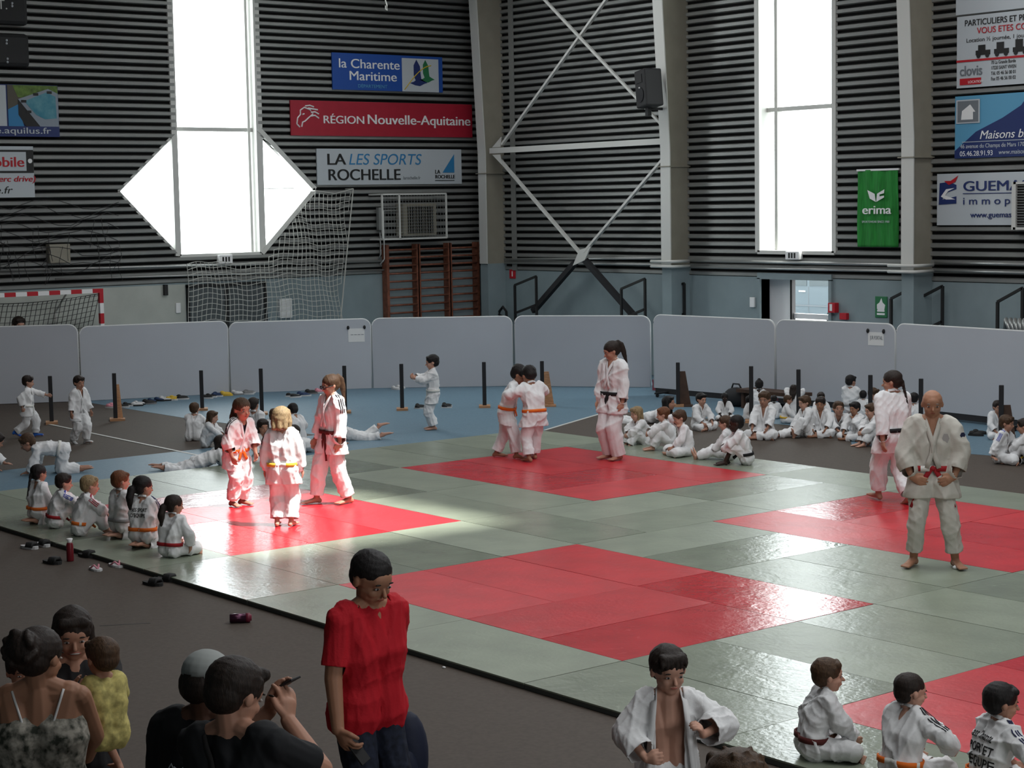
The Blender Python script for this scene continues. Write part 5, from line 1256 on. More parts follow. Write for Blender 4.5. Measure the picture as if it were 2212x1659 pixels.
                    if not hit and Pv.z > .33*h and fit in ('gi', 'giopen', 'tee'):
                        cut = {'tee': .05}.get(fit, .115)
                        if (c-Pv).dot(u0) < -cut*h: hit = True
                    if hit: dl.append(f)
                bmesh.ops.delete(bm, geom=dl, context='FACES'); bm.to_mesh(me); bm.free()
            cm = A.get('cloth') or (M['gi'] if fit in ('gi', 'giopen') else None)
            nm = {'gi': 'jacket', 'giopen': 'jacket', 'tee': 't_shirt', 'top': 'top', 'dress': 'dress', 'baby': 'romper'}[fit]
            jk = finobj(me, nm, cm, root); J_['jk'] = jk
            sm = jk.modifiers.new('s', 'SOLIDIFY'); sm.thickness = .004; sm.offset = -1
            J_['jbvh'] = BVHTree.FromPolygons([v.co.copy() for v in me.vertices], [tuple(p.vertices) for p in me.polygons])
        if J_.get('trousers'):
            me = get(J_['trousers']); fold(me, (.015 if fit in ('gi', 'giopen') else .004)*min(1, h), seed+5, 1.15)
            bm = bmesh.new(); bm.from_mesh(me); dl = []
            for k in 'RL':
                hp, kn, an = J_['legs'][k]; e2 = kn+(an-kn)*A.get('trl', .88); dd = (an-kn).normalized()
                fs_ = [f for f in bm.faces if (f.calc_center_median()-e2).length < .10*h]
                bmesh.ops.bisect_plane(bm, geom=list(set(fs_)|{e for f in fs_ for e in f.edges}|{v for f in fs_ for v in f.verts}), dist=1e-5, plane_co=e2, plane_no=dd)
            for k in 'RL':
                hp, kn, an = J_['legs'][k]; e2 = kn+(an-kn)*A.get('trl', .88); dd = (an-kn).normalized()
                for f in bm.faces:
                    q_ = f.calc_center_median()-e2
                    if q_.dot(dd) > .0 and q_.length < .085*h: dl.append(f)
            bmesh.ops.delete(bm, geom=list(set(dl)), context='FACES'); bm.to_mesh(me); bm.free()
            J_['tro'] = finobj(me, 'trousers', A.get('leg') or (A.get('cloth') if fit == 'gi' and A.get('cloth') else M['gi']), root)
            sm = J_['tro'].modifiers.new('s', 'SOLIDIFY'); sm.thickness = .004; sm.offset = -1
        if fit in ('gi', 'giopen'):
            core = J_['core']; cm = A.get('cloth') or M['gi']
            def out(c, d, off=.012):
                d = d.normalized(); r = core.ray_cast(c+d*.6, -d); return (r[0] if r[0] else c+d*.1)+d*off
            # lapels
            for s in (-1, 1):
                pts = []; ns = []
                if fit == 'gi':
                    path = [(-.02*s*0, -.040, .030), (.036*s, -.024, .026), (.046*s, .008, .012)]
                    for (a, b_, cc) in path: pts.append(N+(x1*a+f1*b_+u1*cc)*h); ns.append((x1*a*2+f1*b_+u1*.03).normalized())
                    dep = A.get('vneck', .13)
                    for k in range(7):
                        t = k/6.; cc = -.01-(dep+.09)*t; a = (.042-.042*min(1, (.01+(dep+.16)*t)/dep)) if cc > -dep else -.030*((-cc-dep)/.09)
                        c = N+u1*cc*h+x1*(a*s)*h; r = core.ray_cast(c+f1*.6, -f1); p = r[0] if r[0] else c+f1*.07*h; pts.append(p+f1*.010); ns.append((f1+x1*a*s*4).normalized())
                else:
                    path = [(.0, -.040, .030), (.036*s, -.024, .026), (.050*s, .008, .012)]
                    for (a, b_, cc) in path: pts.append(N+(x1*a+f1*b_+u1*cc)*h); ns.append((x1*a*2+f1*b_+u1*.03).normalized())
                    for k in range(9):
                        cc = -.02-.055*k; c = N+u1*cc*h+x1*.064*s*h; r = core.ray_cast(c+f1*.6, -f1); p = r[0] if r[0] else c+f1*.05*h; pts.append(p+f1*.008+x1*.006*k*s*h); ns.append((f1+x1*.6*s).normalized())
                vs, fs = ribbon(pts, ns, .026*h, .008)
                me = bpy.data.meshes.new('lapel'); me.from_pydata([tuple(v) for v in vs], [], fs); finobj(me, 'lapel', cm, root)
        if J_['belt'] and fit == 'gi':
            core = J_['core']; bw = .026*h+.008; bc = BELT[J_['belt']] if isinstance(J_['belt'], str) else J_['belt'][0]
            wc = Pv+(Wst-Pv)*.55; pts = []; ns = []
            for k in range(36):
                a = 2*PI*k/36; d = x0*math.cos(a)+f0*math.sin(a); r = core.ray_cast(wc+d*.6, -d); p = r[0] if r[0] else wc+d*.1
                pts.append(p+d*.006); ns.append(d)
            vs, fs = ribbon(pts, ns, bw, .009, closed=True)
            nm = J_['belt'] if isinstance(J_['belt'], str) else 'two_tone'
            bm_ = flat('belt_'+nm, bc, .8); me = bpy.data.meshes.new('belt'); me.from_pydata([tuple(v) for v in vs], [], fs); bo = finobj(me, 'belt', [bm_, flat('belt_second', BELT[A.get('belt2', nm)] if A.get('belt2', nm) in BELT else bc, .8)], root)
            if A.get('belt2'):
                for i, p in enumerate(me.polygons):
                    if (i//4//5) % 2: p.material_index = 1
            fk = pts[9]; kn = MB(); kn.ball((0, 0, 0), (.020*h, .012*h, .016*h), 8); R3 = Matrix((x0, f0, u0)).transposed(); kn.v = [fk+f0*.012+R3@v for v in kn.v]
            dnv = V((0, 0, -1)) if Pv.z > .3*h else nrm(f0*.9+V((0, 0, -.6)))
            for s in (-1, 1):
                L_ = (.13 if Pv.z > .3*h else .06)*h*A.get('tail', 1); p = [fk+f0*.016+x0*.010*s*h]
                for q in range(1, 5): p.append(fk+f0*(.016+.012*q/4)+x0*(.010+.012*q)*s*h*A.get('tsp', .8)+dnv*L_*q/4)
                vs, fs = ribbon(p, [f0]*5, bw*.9, .007); kn.add(vs, fs)
            kn.v = list(kn.v); me = bpy.data.meshes.new('belt_knot'); me.from_pydata([tuple(v) for v in kn.v], [], kn.f); finobj(me, 'belt_knot', flat('belt_knot_'+A.get('kcol', nm), BELT.get(A.get('kcol', nm), bc), .8), root)
        if A.get('stripes') and J_.get('jbvh'):
            col = A['stripes']; st = MB()
            for k in (A.get('sside', 'LR')):
                s = 1 if k == 'R' else -1; a0_, el, wr = J_['arms'][k]; d = (el-a0_)
                for q in (-1, 0, 1):
                    pts = []; ns = []
                    for t in range(7):
                        c = N.lerp(a0_, .55+.45*min(1, t/2.)) if t < 2 else a0_+d*((t-2)/4*.62)
                        n_ = (x1*s*(.5 if t < 2 else 1.)+u1*(1. if t < 2 else .35)).normalized(); side = d.cross(n_).normalized()
                        c2 = c+side*q*.016*h; r = J_['jbvh'].ray_cast(c2+n_*.3, -n_)
                        if r[0]: pts.append(r[0]+n_*.002); ns.append(n_)
                    if len(pts) > 2: vs, fs = ribbon(pts, ns, .0075*h, .003); st.add(vs, fs)
            if st.v: me = bpy.data.meshes.new('sleeve_stripes'); me.from_pydata([tuple(v) for v in st.v], [], st.f); finobj(me, 'sleeve_stripes', flat('stripe_'+col, {'navy': (.02, .025, .08), 'blue': (.05, .08, .45), 'black': (.015, .015, .02), 'red': (.45, .03, .06)}[col], .7), root)
        if A.get('extra'): A['extra'](J_)
    for o in JOBS:
        me = o.data; bpy.data.objects.remove(o); bpy.data.meshes.remove(me)
# -------------------------------------------------- pose library (units of body height, +Y ahead, +X own right)
POSES = {
 'stand': lambda A: dict(hR=(.15, .02, .40), hL=(-.15, .02, .40), eR=(.5, -1, 0), eL=(-.5, -1, 0)),
 'walk': lambda A: dict(P=(0, 0, .46), lean=6, hR=(.13, .12, .42), hL=(-.13, -.08, .42), aR=(.04, -.16, .07), aL=(-.05, .15, .04), tR=(.1, 1, -.35), tL=(-.1, 1, .1)),
 'cross': lambda A: dict(P=(0, 0, .075), lean=4, bend=14, aR=(-.075, .17, .035), aL=(.055, .22, .035), kR=(1, .35, .12), kL=(-1, .35, .12), tR=(-1, .35, 0), tL=(1, .25, 0), tuR=(.2, -.8, .5), tuL=(-.2, -.8, .5), hR=(.10, .22, .13), hL=(-.10, .22, .13), eR=(1, -.3, -.2), eL=(-1, -.3, -.2)),
 'hug': lambda A: dict(P=(0, 0, .075), lean=8, bend=18, aR=(.055, .27, .04), aL=(-.055, .27, .04), kR=(.1, .3, 1), kL=(-.1, .3, 1), hR=(.0, .25, .19), hL=(.0, .27, .17), eR=(1, .1, .1), eL=(-1, .1, .1), hdR=(-1, .4, 0), hdL=(1, .3, 0)),
 'seiza': lambda A: dict(P=(0, -.02, .12), lean=2, bend=8, aR=(.045, -.07, .035), aL=(-.045, -.07, .035), kR=(.25, 1, .05), kL=(-.25, 1, .05), tR=(-.2, -1, -.1), tL=(.2, -1, -.1), tuR=(0, 0, -1), tuL=(0, 0, -1), hR=(.08, .14, .13), hL=(-.08, .14, .13), eR=(1, -.6, 0), eL=(-1, -.6, 0)),
 'legsout': lambda A: dict(P=(0, 0, .072), lean=-4, bend=18, aR=(.07, .43, .035), aL=(-.06, .44, .035), kR=(.2, 0, 1), kL=(-.2, 0, 1), tR=(.3, .3, 1), tL=(-.3, .3, 1), tuR=(0, -1, .3), tuL=(0, -1, .3), hR=(.09, .20, .10), hL=(-.09, .20, .10), eR=(1, -.5, 0), eL=(-1, -.5, 0)),
 'recline': lambda A: dict(P=(0, 0, .072), lean=-26, bend=14, aR=(.07, .36, .035), aL=(-.02, .26, .04), kR=(.2, 0, 1), kL=(-.3, 0, 1), tR=(.3, .5, .8), hR=(.17, -.20, .03), hL=(-.17, -.18, .03), eR=(1, -.4, .3), eL=(-1, -.4, .3), hdR=(.2, -1, 0), hdL=(-.2, -1, 0), pnR=(0, 0, -1), pnL=(0, 0, -1)),
 'prone': lambda A: dict(P=(0, -.02, .075), lean=78, bend=-18, hp=-5, aR=(.10, -.45, .04), aL=(-.08, -.46, .04), kR=(.1, 0, -1), kL=(-.1, 0, -1), tR=(.2, -1, 0), tL=(-.2, -1, 0), tuR=(0, 0, -1), tuL=(0, 0, -1), hR=(.06, .40, .03), hL=(-.06, .38, .03), eR=(1, -.2, -.6), eL=(-1, -.2, -.6), hdR=(-.6, .5, 0), hdL=(.6, .5, 0), pnR=(0, 0, -1), pnL=(0, 0, -1)),
 'crawl': lambda A: dict(P=(0, -.10, .27), lean=80, bend=10, hp=30, aR=(.07, -.28, .035), aL=(-.07, -.30, .035), kR=(0, 1, -.6), kL=(0, 1, -.6), tR=(0, -1, -.1), tL=(0, -1, -.1), tuR=(0, 0, -1), tuL=(0, 0, -1), hR=(.10, .26, .03), hL=(-.10, .30, .03), eR=(.6, -.6, 0), eL=(-.6, -.6, 0), hdR=(0, 1, 0), hdL=(0, 1, 0), pnR=(0, 0, -1), pnL=(0, 0, -1)),
}

def back_text(J_, lines, size, col, up=0.0, nm='back_lettering'):
    bv = J_['jbvh']; f1, u1, x1 = J_['f1'], J_['u1'], J_['x1']; c0 = J_['Ch']+u1*up*J_['h']
    vs = []; fs = []
    for k, (s, wd) in enumerate(lines):
        c = bpy.data.curves.new('t', 'FONT'); c.body = s; c.size = size; c.align_x = 'CENTER'; c.offset = .0012
        o = bpy.data.objects.new('t', c); COL.objects.link(o); me = bpy.data.meshes.new_from_object(o); bpy.data.objects.remove(o)
        bm = bmesh.new(); bm.from_mesh(me); bmesh.ops.triangulate(bm, faces=bm.faces); bmesh.ops.subdivide_edges(bm, edges=[e for e in bm.edges if e.calc_length() > .012], cuts=2)
        bmesh.ops.triangulate(bm, faces=bm.faces)
        xs = [v.co.x for v in bm.verts]; kx = wd/(max(xs)-min(xs)); b0 = len(vs); bm.verts.ensure_lookup_table(); bm.verts.index_update()
        for v in bm.verts:
            p = c0+x1*v.co.x*kx+u1*(v.co.y-k*size*1.05-.5*0*abs(v.co.x)); r = bv.ray_cast(p-f1*.6, f1); vs.append((r[0] if r[0] else p-f1*.1)-f1*.004)
        fs += [tuple(b0+v.index for v in f.verts) for f in bm.faces]; bm.free()
    me = bpy.data.meshes.new(nm); me.from_pydata([tuple(v) for v in vs], [], fs); finobj(me, nm, col, J_['root'], False)
def patch(J_, limb, t, s, rx, col, nm, front=None):
    """small woven badge on a sleeve or chest"""
    bv = J_['jbvh']; a, b = limb; c = a+(b-a)*t; n_ = nrm(front); r = bv.ray_cast(c+n_*.35, -n_)
    if r[0]:
        x = n_.cross(V((0, 0, 1))).normalized(); y = x.cross(n_); mb = MB(); mb.poly([r[0]+n_*.003+x*rx*math.cos(k*PI/3)+y*s*math.sin(k*PI/3) for k in range(6)], n_*.003)
        me = bpy.data.meshes.new(nm); me.from_pydata([tuple(v) for v in mb.v], [], mb.f); finobj(me, nm, col, J_['root'], False)
# ================================================================== WHO IS THERE
def glasses(J_):
    HC, Rh, Hh = J_['HC'], J_['Rh'], J_['Hh']; mb = MB(); hp_ = lambda x, y, zz: HC+Rh@V((x, y, zz))*Hh
    for s in (-1, 1): mb.tube([hp_(s*.15+.10*math.cos(k*PI/4), .42-.04*abs(s*.15+.10*math.cos(k*PI/4)), .0+.075*math.sin(k*PI/4)) for k in range(9)], .006, 5); mb.tube([hp_(s*.25, .40, .02), hp_(s*.37, .0, .02)], .005, 5)
    mb.tube([hp_(-.05, .42, .02), hp_(.05, .42, .02)], .005, 5)
    me = bpy.data.meshes.new('glasses'); me.from_pydata([tuple(v) for v in mb.v], [], mb.f); finobj(me, 'glasses', M['ink'], J_['root'])
def coach_x(J_):
    patch(J_, (J_['arms']['L'][0], J_['arms']['L'][1]), .35, .03, .035, M['stripe'], 'sleeve_badge', J_['f1']*.7-J_['x1']*.6)
    patch(J_, (J_['Ch']-J_['x1']*.12, J_['Ch']-J_['x1']*.12+V((0, 0, .1))), .6, .05, .035, flat('faded_embroidery', (.35, .34, .33)), 'chest_emblem', J_['f1'])
    an = J_['legs']['L'][2]; mb = MB(); mb.ball(an+V((0, .10, -.055))+J_['x0']*.0, (.035, .028, .022), 10)
    me = bpy.data.meshes.new('toe_bandage'); me.from_pydata([tuple(v) for v in mb.v], [], mb.f); finobj(me, 'toe_bandage', M['white'], J_['root'])
person(2012, 1222, 843, 4, 'stand', 'bald man with hands on hips in a judo suit with red and white belt', adult=True, skin='tan', hair='grey', style='bald', belt='red', belt2='white', kcol='red', cloth=M['gi_grey'], hR=(.115, .07, .520), hL=(-.115, .07, .520), eR=(1, -.25, 0), eL=(-1, -.25, 0), hdR=(-.85, .5, -.35), hdL=(.85, .5, -.35), pnR=(-.3, -1, 0), pnL=(.3, -1, 0), aR=(.10, -.0, .042), aL=(-.13, .03, .042), tR=(.5, 1, 0), tL=(-.3, 1, 0), tail=1.7, tsp=2.0, slv=.66, flare=1.15, trl=.78, vneck=.17, hp=10, extra=coach_x)
person(1327, 992, 740, -48, 'stand', 'woman in a white judo suit with a black belt and dark ponytail, centre back', adult=True, skin='mid', hair='dark', style='pony', belt='black', tail=1.6, hy=-22, hp=20, bag=1.25, trl=.97, slv=.78, hR=(.14, .06, .42), hL=(-.15, .04, .42))
person(722, 1088, 811, -62, 'stand', 'woman in glasses with a long brown ponytail and dark belt on the left red square', adult=True, skin='mid', hair='brown', style='pony', belt='brown', tail=1.7, stripes='black', sside='L', hp=12, hy=0, aR=(.10, .10, .042), aL=(-.06, -.10, .042), bag=1.15, trl=.88, slv=.78, hR=(.17, .08, .42), extra=glasses)
person(1930, 1086, 803, -150, 'walk', 'woman with a braided ponytail striding away, white suit and black belt, behind the bald man', adult=True, skin='mid', hair='dark', style='braid', belt='black', hy=55, aL=(-.03, .17, .045), aR=(.05, -.14, .06), lean=4, bag=1.2, trl=.85, slv=.75, P=(0, 0, .49))
person(512, 1092, 860, 42, 'stand', 'girl with an orange belt and open collar showing a dark shirt, leaning forward', skin='mid', hair='brown', style='lowpony', belt='orange', lean=12, bend=8, hy=-10, hR=(.13, .10, .47), hL=(-.10, .16, .48), eR=(1, -.6, 0), eL=(-1, -.6, 0), stripes='black', under=1, vneck=.20, slv=.45, tail=.6)
person(614, 1137, 882, 166, 'stand', 'blond child seen from behind in bright sunlight with a yellow and orange belt', skin='light', hair='blond', style='bob', belt='yellow', belt2='orange', kcol='yellow', hL=(-.17, .05, .42), hR=(.16, .05, .44), stripes='black', sside='L', hp=18)
person(937, 928, 767, -85, 'stand', 'small boy standing alone on the blue floor with hands raised and a pale belt', z=F, skin='light', hair='black', style='short', belt='white', hR=(.03, .25, .72), hL=(-.03, .24, .70), eR=(.6, -.2, -1), eL=(-.6, -.2, -1), tail=2.4, curl=.9)
person(1096, 988, 792, 78, 'stand', 'child with an orange belt wrestling, the left one of the gripping pair', skin='tan', hair='black', style='short', belt='orange', lean=10, bend=14, aR=(.10, .12, .042), aL=(-.04, -.13, .042), hR=(.14, .22, .70), hL=(-.10, .24, .72), eR=(1, 0, -.3), eL=(-1, 0, -.3), hp=30, tail=.6)
person(1156, 995, 797, -152, 'stand', 'child with an orange belt wrestling, the right one of the gripping pair', skin='tan', hair='black', style='short', belt='orange', lean=5, bend=10, aR=(.06, .12, .042), aL=(-.10, -.06, .042), hR=(.10, .24, .72), hL=(-.15, .20, .68), eR=(1, 0, -.3), eL=(-1, 0, -.3), hp=35, tail=.6)
person(62, 945, 812, 82, 'walk', 'small boy hurrying right with one arm stretched out beside the leftmost post', z=F, skin='light', hair='dark', style='messy', belt='white', hL=(-.10, .30, .66), hR=(.14, -.06, .50), eL=(-1, 0, -.6), sock='blue', lean=4, aR=(.05, -.20, .09), aL=(-.05, .10, .042))
person(172, 958, 812, 42, 'walk', 'small boy walking in an open white judo jacket, second from the left edge', z=F, skin='mid', hair='dark', style='short', belt=None, aR=(.04, -.10, .05), aL=(-.05, .08, .042), sock='white', hR=(.18, .05, .46), hL=(-.18, .06, .46), hy=-10, vneck=.22)
# row of six at the left
person(84, 1130, 1005, 118, 'seiza', 'girl with a long black braid and orange belt, farthest in the left row', skin='mid', hair='black', style='braid', belt='orange')
person(118, 1140, 1025, 98, 'hug', 'dark haired boy with blue shoulder stripes leaning forward in the left row', skin='light', hair='dark', style='short', belt='red', stripes='blue', P=(0, 0, .075), hy=-5, hR=(.08, .30, .20), hL=(-.08, .30, .20))
person(172, 1156, 1030, 97, 'hug', 'blond boy hugging his knees with an orange and yellow belt in the left row', skin='light', hair='blond', style='short', belt='orange', belt2='yellow', stripes='red', sside='R')
person(264, 1162, 1018, 122, 'seiza', 'red-brown haired boy kneeling upright in the left row', skin='light', hair='ginger', style='short', belt='grey', P=(0, -.02, .13), bend=3, hy=-15)
person(312, 1182, 1030, 148, 'seiza', 'black haired child kneeling with black writing across the back, left row', skin='mid', hair='black', style='lowpony', belt='orange', stripes='navy', hy=-35, bend=5, extra=lambda J_: back_text(J_, [('PASS SPORT', .20), ("D'EQUIPE", .17)], .055, M['ink'], .02))
person(368, 1203, 1073, 138, 'cross', 'girl with a loose dark ponytail and red belt sitting cross-legged, nearest in the left row', skin='mid', hair='dark', style='lowpony', belt='red', hy=-30, hR=(.17, .10, .10))
# floor behind, left
person(120, 1022, 0, -92, 'crawl', 'boy crawling on hands and knees towards the left edge', z=F, h=1.22, skin='mid', hair='brown', style='short', belt='white', tail=.3)
person(-62, 1022, 0, 95, 'crawl', 'child at the left edge reaching a hand to the crawling boy', z=F, h=1.2, skin='mid', hair='dark', style='short', belt=None, hL=(-.05, .42, .05))
person(418, 952, 872, 165, 'hug', 'boy sitting with his back turned beside the long haired girl', z=F, skin='light', hair='brown', style='short', belt=None, hfix=0)
person(446, 966, 888, 70, 'hug', 'long haired girl hugging her knees left of the orange belt girl', z=F, skin='light', hair='brown', style='long', belt=None)
person(558, 945, 858, 150, 'recline', 'boy propped on one arm behind the orange belt girl', z=F, skin='mid', hair='dark', style='short', belt=None)
person(428, 1012, 0, 97, 'prone', 'child lying face down at the mat edge, feet to the left', z=F, h=1.15, skin='mid', hair='dark', style='long', belt=None)
person(566, 1000, 905, 20, 'cross', 'girl with long dark hair sitting between the orange belt girl and the blond child', z=F, skin='mid', hair='dark', style='long', belt=None)
person(592, 955, 884, 172, 'cross', 'brown haired child sitting just behind the blond child', z=F, skin='light', hair='brown', style='bob', belt=None)
person(645, 955, 876, -150, 'cross', 'dark haired child sitting bent forward behind the blond child', z=F, skin='tan', hair='black', style='short', belt=None, bend=25, hp=30)
person(752, 950, 0, -90, 'prone', 'child lying face down behind the woman in glasses, bare feet kicked up', z=F, h=1.2, skin='light', hair='dark', style='short', belt=None, aR=(.10, -.42, .16), aL=(-.10, -.46, .06), trl=.8)
person(672, 976, 0, -50, 'prone', 'child lying on the floor left of the woman in glasses', z=F, h=1.1, skin='mid', hair='dark', style='short', belt=None)
# behind the barrier
person(48, 866, 685, 20, 'stand', 'dark haired child behind the barrier inside the goal', z=F, skin='light', hair='dark', style='short', belt=None)
# sitting on the mat edge, right of the centre woman
person(1392, 966, 878, -62, 'hug', 'fair haired child half hidden behind the woman with the black belt', z=F, skin='light', hair='blond', style='bob', belt=None)
person(1452, 972, 880, -88, 'hug', 'boy with arms stretched over his knees in the mat edge row', skin='light', hair='ginger', style='short', belt=None, hR=(.03, .33, .22), hL=(-.03, .34, .2))
person(1484, 984, 887, -72, 'cross', 'light brown haired boy cross-legged with his hand at his chin on the mat edge', skin='light', hair='brown', style='short', belt=None, hR=(.0, .12, .42), hp=20, hair2=0)
person(1574, 992, 899, -95, 'legsout', 'boy with legs stretched left beside the dark skinned boy on the mat edge', skin='light', hair='brown', style='short', belt='orange')
person(1612, 1003, 897, -82, 'hug', 'dark skinned boy with rolled up trousers, right end of the mat edge row', skin='dark', hair='black', style='buzz', belt='black', trl=.45, aR=(.06, .22, .04), aL=(-.05, .26, .04))
# the crowd on the floor
person(1402, 914, 0, 70, 'prone', 'dark haired child lying curled behind the mat edge row', z=F, h=1.15, skin='mid', hair='black', style='long', belt=None)
person(1508, 928, 849, 42, 'cross', 'black haired boy sitting cross-legged right of the post with the dark brace', z=F, skin='light', hair='black', style='short', belt=None)
person(1566, 906, 849, 0, 'cross', 'dark skinned child in an open collar facing forward in the crowd', z=F, skin='dark', hair='black', style='afro', belt=None, vneck=.2)
person(1640, 890, 822, 180, 'cross', 'child with black hair in a topknot at the back of the crowd', z=F, skin='dark', hair='black', style='bun', belt=None)
person(1612, 908, 856, 100, 'cross', 'dark skinned child in profile between the open collar child and the curly boy', z=F, skin='dark', hair='black', style='afro', belt=None)
person(1652, 946, 846, -18, 'cross', 'boy with messy brown hair and a wide open collar, front of the crowd', z=F, skin='mid', hair='brown', style='messy', belt=None, vneck=.24, lean=-8)
person(1672, 905, 855, 178, 'cross', 'child with round black hair seen from behind in the crowd', z=F, skin='dark', hair='black', style='short', belt=None)
person(1694, 914, 854, 88, 'cross', 'brown haired boy facing right behind the messy haired boy', z=F, skin='mid', hair='brown', style='short', belt='yellow')
person(1714, 904, 832, 165, 'seiza', 'child with long dark hair covering their face with both hands', z=F, skin='mid', hair='dark', style='longback', belt=None, hR=(.04, .14, .52), hL=(-.04, .14, .52), P=(0, -.02, .15))
person(1744, 944, 855, -58, 'legsout', 'light haired boy with one long leg stretched left, middle of the crowd', z=F, skin='light', hair='brown', style='short', belt=None, aR=(.10, .46, .035), aL=(-.05, .24, .04))
person(1774, 942, 857, -8, 'cross', 'tan skinned boy with a deep collar leaning against the light haired boy', z=F, skin='tan', hair='dark', style='messy', belt=None, vneck=.2)
person(1772, 912, 847, 10, 'cross', 'dark haired child just behind the tan skinned boy', z=F, skin='mid', hair='dark', style='short', belt=None)
person(1802, 930, 0, 12, 'prone', 'boy lying on his elbows and looking at the camera in front of the crowd', z=F, h=1.15, skin='mid', hair='brown', style='short', belt=None, hR=(.04, .52, .03), hL=(-.04, .50, .03), bend=-30)
person(1838, 904, 811, 162, 'seiza', 'boy kneeling up with his back turned and a grey belt', z=F, skin='mid', hair='black', style='short', belt='grey', P=(0, -.02, .17), bend=0, hy=-30)
person(1864, 906, 845, 178, 'cross', 'child with dark hair seen from behind right of the kneeling boy', z=F, skin='mid', hair='black', style='short', belt=None)
person(1854, 950, 868, -42, 'cross', 'tan skinned boy cross-legged in front of the kneeling boy', z=F, skin='tan', hair='black', style='short', belt=None, hL=(-.02, .14, .34))
person(1898, 962, 871, -58, 'hug', 'boy with brown hair resting folded arms on his knees beside the striding woman', z=F, skin='light', hair='brown', style='short', belt=None)
person(1878, 918, 838, 58, 'cross', 'light brown haired boy looking right behind the folded arms boy', z=F, skin='light', hair='brown', style='short', belt=None)
person(1914, 912, 848, 176, 'cross', 'child with long dark hair left of the striding woman', z=F, skin='mid', hair='dark', style='longback', belt=None)
person(1974, 925, 850, 178, 'cross', 'child mostly hidden between the striding woman and the bald man', z=F, skin='mid', hair='black', style='short', belt=None)
person(1946, 962, 872, -92, 'legsout', 'child hidden behind the striding woman with a leg stretched out to the left', z=F, skin='mid', hair='dark', style='short', belt=None)
# right edge
person(2150, 946, 865, 25, 'cross', 'dark haired boy sitting behind another, in front of the rightmost post', z=F, skin='mid', hair='dark', style='short', belt=None)
person(2160, 1000, 897, 72, 'cross', 'brown haired boy with blue shoulder marks leaning on one hand near the right edge', z=F, skin='mid', hair='brown', style='fringe', belt=None, stripes='blue', sside='R', hR=(.20, -.06, .03), eR=(1, -.3, .3), hdR=(.3, .6, -.1), pnR=(0, 0, -1))
person(2232, 1003, 905, -92, 'hug', 'child with a yellow belt cut off by the right edge', z=F, skin='mid', hair='dark', style='short', belt='yellow')
# front right
def bare(b, J, hp_, Hh, L): pass
person(1446, 1893, 1399, 6, 'stand', 'boy with a bare chest in an open white judo jacket standing by the mat edge', z=F, skin='light', hair='dark', style='fringe', belt=None, fit='giopen', hR=(.11, .15, .565), hL=(-.13, .15, .66), eR=(1, -.5, -.3), eL=(-1, -.4, -.3), hdR=(-.9, .4, .05), hdL=(.3, .3, .7), curl=1.0, hy=16, hp=12, slv=.72, flare=1.25, build=1.02)
person(1752, 1636, 1425, 104, 'cross', 'brown haired boy cross-legged on the mat with a dark red belt, front right', skin='light', hair='brown', style='short', belt='brown', hp=2, hy=-5, bend=22, hR=(.06, .24, .12), tail=.4)
def bt(J_): back_text(J_, [('Pass Charente', .20), ('SPORT ET', .24), ("D'ÉQUIPE", .24)], .075, M['ink'], .03)
person(1944, 1692, 1461, 138, 'cross', 'short haired boy with three black shoulder stripes and an orange belt, front right', skin='light', hair='dark', style='buzz', belt='orange', belt2='yellow', stripes='black', sside='LR', hy=-25, hR=(.20, .20, .20))
person(2132, 1722, 1481, 122, 'cross', 'black haired boy with black writing across his back, bottom right corner', skin='mid', hair='black', style='short', belt='orange', stripes='navy', sside='R', hy=-15, extra=bt, hR=(.20, .2, .2))
person(1597, 2748, 1628, 190, 'stand', 'wavy brown haired person cut off by the bottom edge right of the bare chested boy', z=F, adult=True, skin='mid', hair='brown', style='messy', belt=None, fit='tee', cloth=flat('grey_top_cloth', (.05, .05, .06)), leg=flat('dark_trousers', (.02, .02, .03)))
# red T-shirt man
person(802, 1897, 1195, 38, 'stand', 'man in a red T-shirt and dark jeans walking past the mat edge', z=F, adult=True, skin='tan', hair='black', style='buzz', belt=None, fit='tee', cloth=flat('red_tshirt_cloth', (.46, .008, .018), .8, bump=.2, bs=90), leg=flat('dark_denim', (.012, .016, .03), .85, var=.4, vs=30), hR=(.165, .07, .475), hL=(-.16, -.10, .55), eR=(1, -.8, 0), eL=(-1, -1, 0), hp=24, hy=2, curl=.8, build=1.08, shw=.106, slv=.78, hdR=(-.25, .6, -1), lean=3)
# women with toddlers
floral = mat('floral_cotton', (.45, .42, .36), .85, col2=(.03, .035, .025), vs=24)
def strap(J_):
    mb = MB(); bv = J_['jbvh']
    for s in (-1, 1):
        pts = []
        for t in range(8):
            u = t/7; c = J_['Ch']+J_['u1']*(-.03+.17*u)*J_['h']+J_['x1']*(.015+.055*u)*s*J_['h']; pts.append(c); pts[-1] = (lambda r, p: (r[0]-J_['f1']*.004) if r[0] else p)(J_['sk'].ray_cast(pts[-1]-J_['f1']*.5, J_['f1']), pts[-1])
        mb.tube(pts, .006, 6)
    me = bpy.data.meshes.new('shoulder_strap'); me.from_pydata([tuple(v) for v in mb.v], [], mb.f); finobj(me, 'shoulder_strap', M['paper'], J_['root'])
person(112, 2118, 1362, 172, 'stand', 'woman with pinned up dark hair in a floral strap dress, holding a toddler', z=F, adult=True, skin='tan', hair='dark', style='updo', belt=None, hp=12, fit='dress', cloth=floral, hR=(.10, .20, .58), eR=(1, -.4, -.4), hL=(-.10, .20, .66), eL=(-1, -.2, -.3), hdR=(-1, .3, 0), hy=-35, extra=strap, build=1.1)
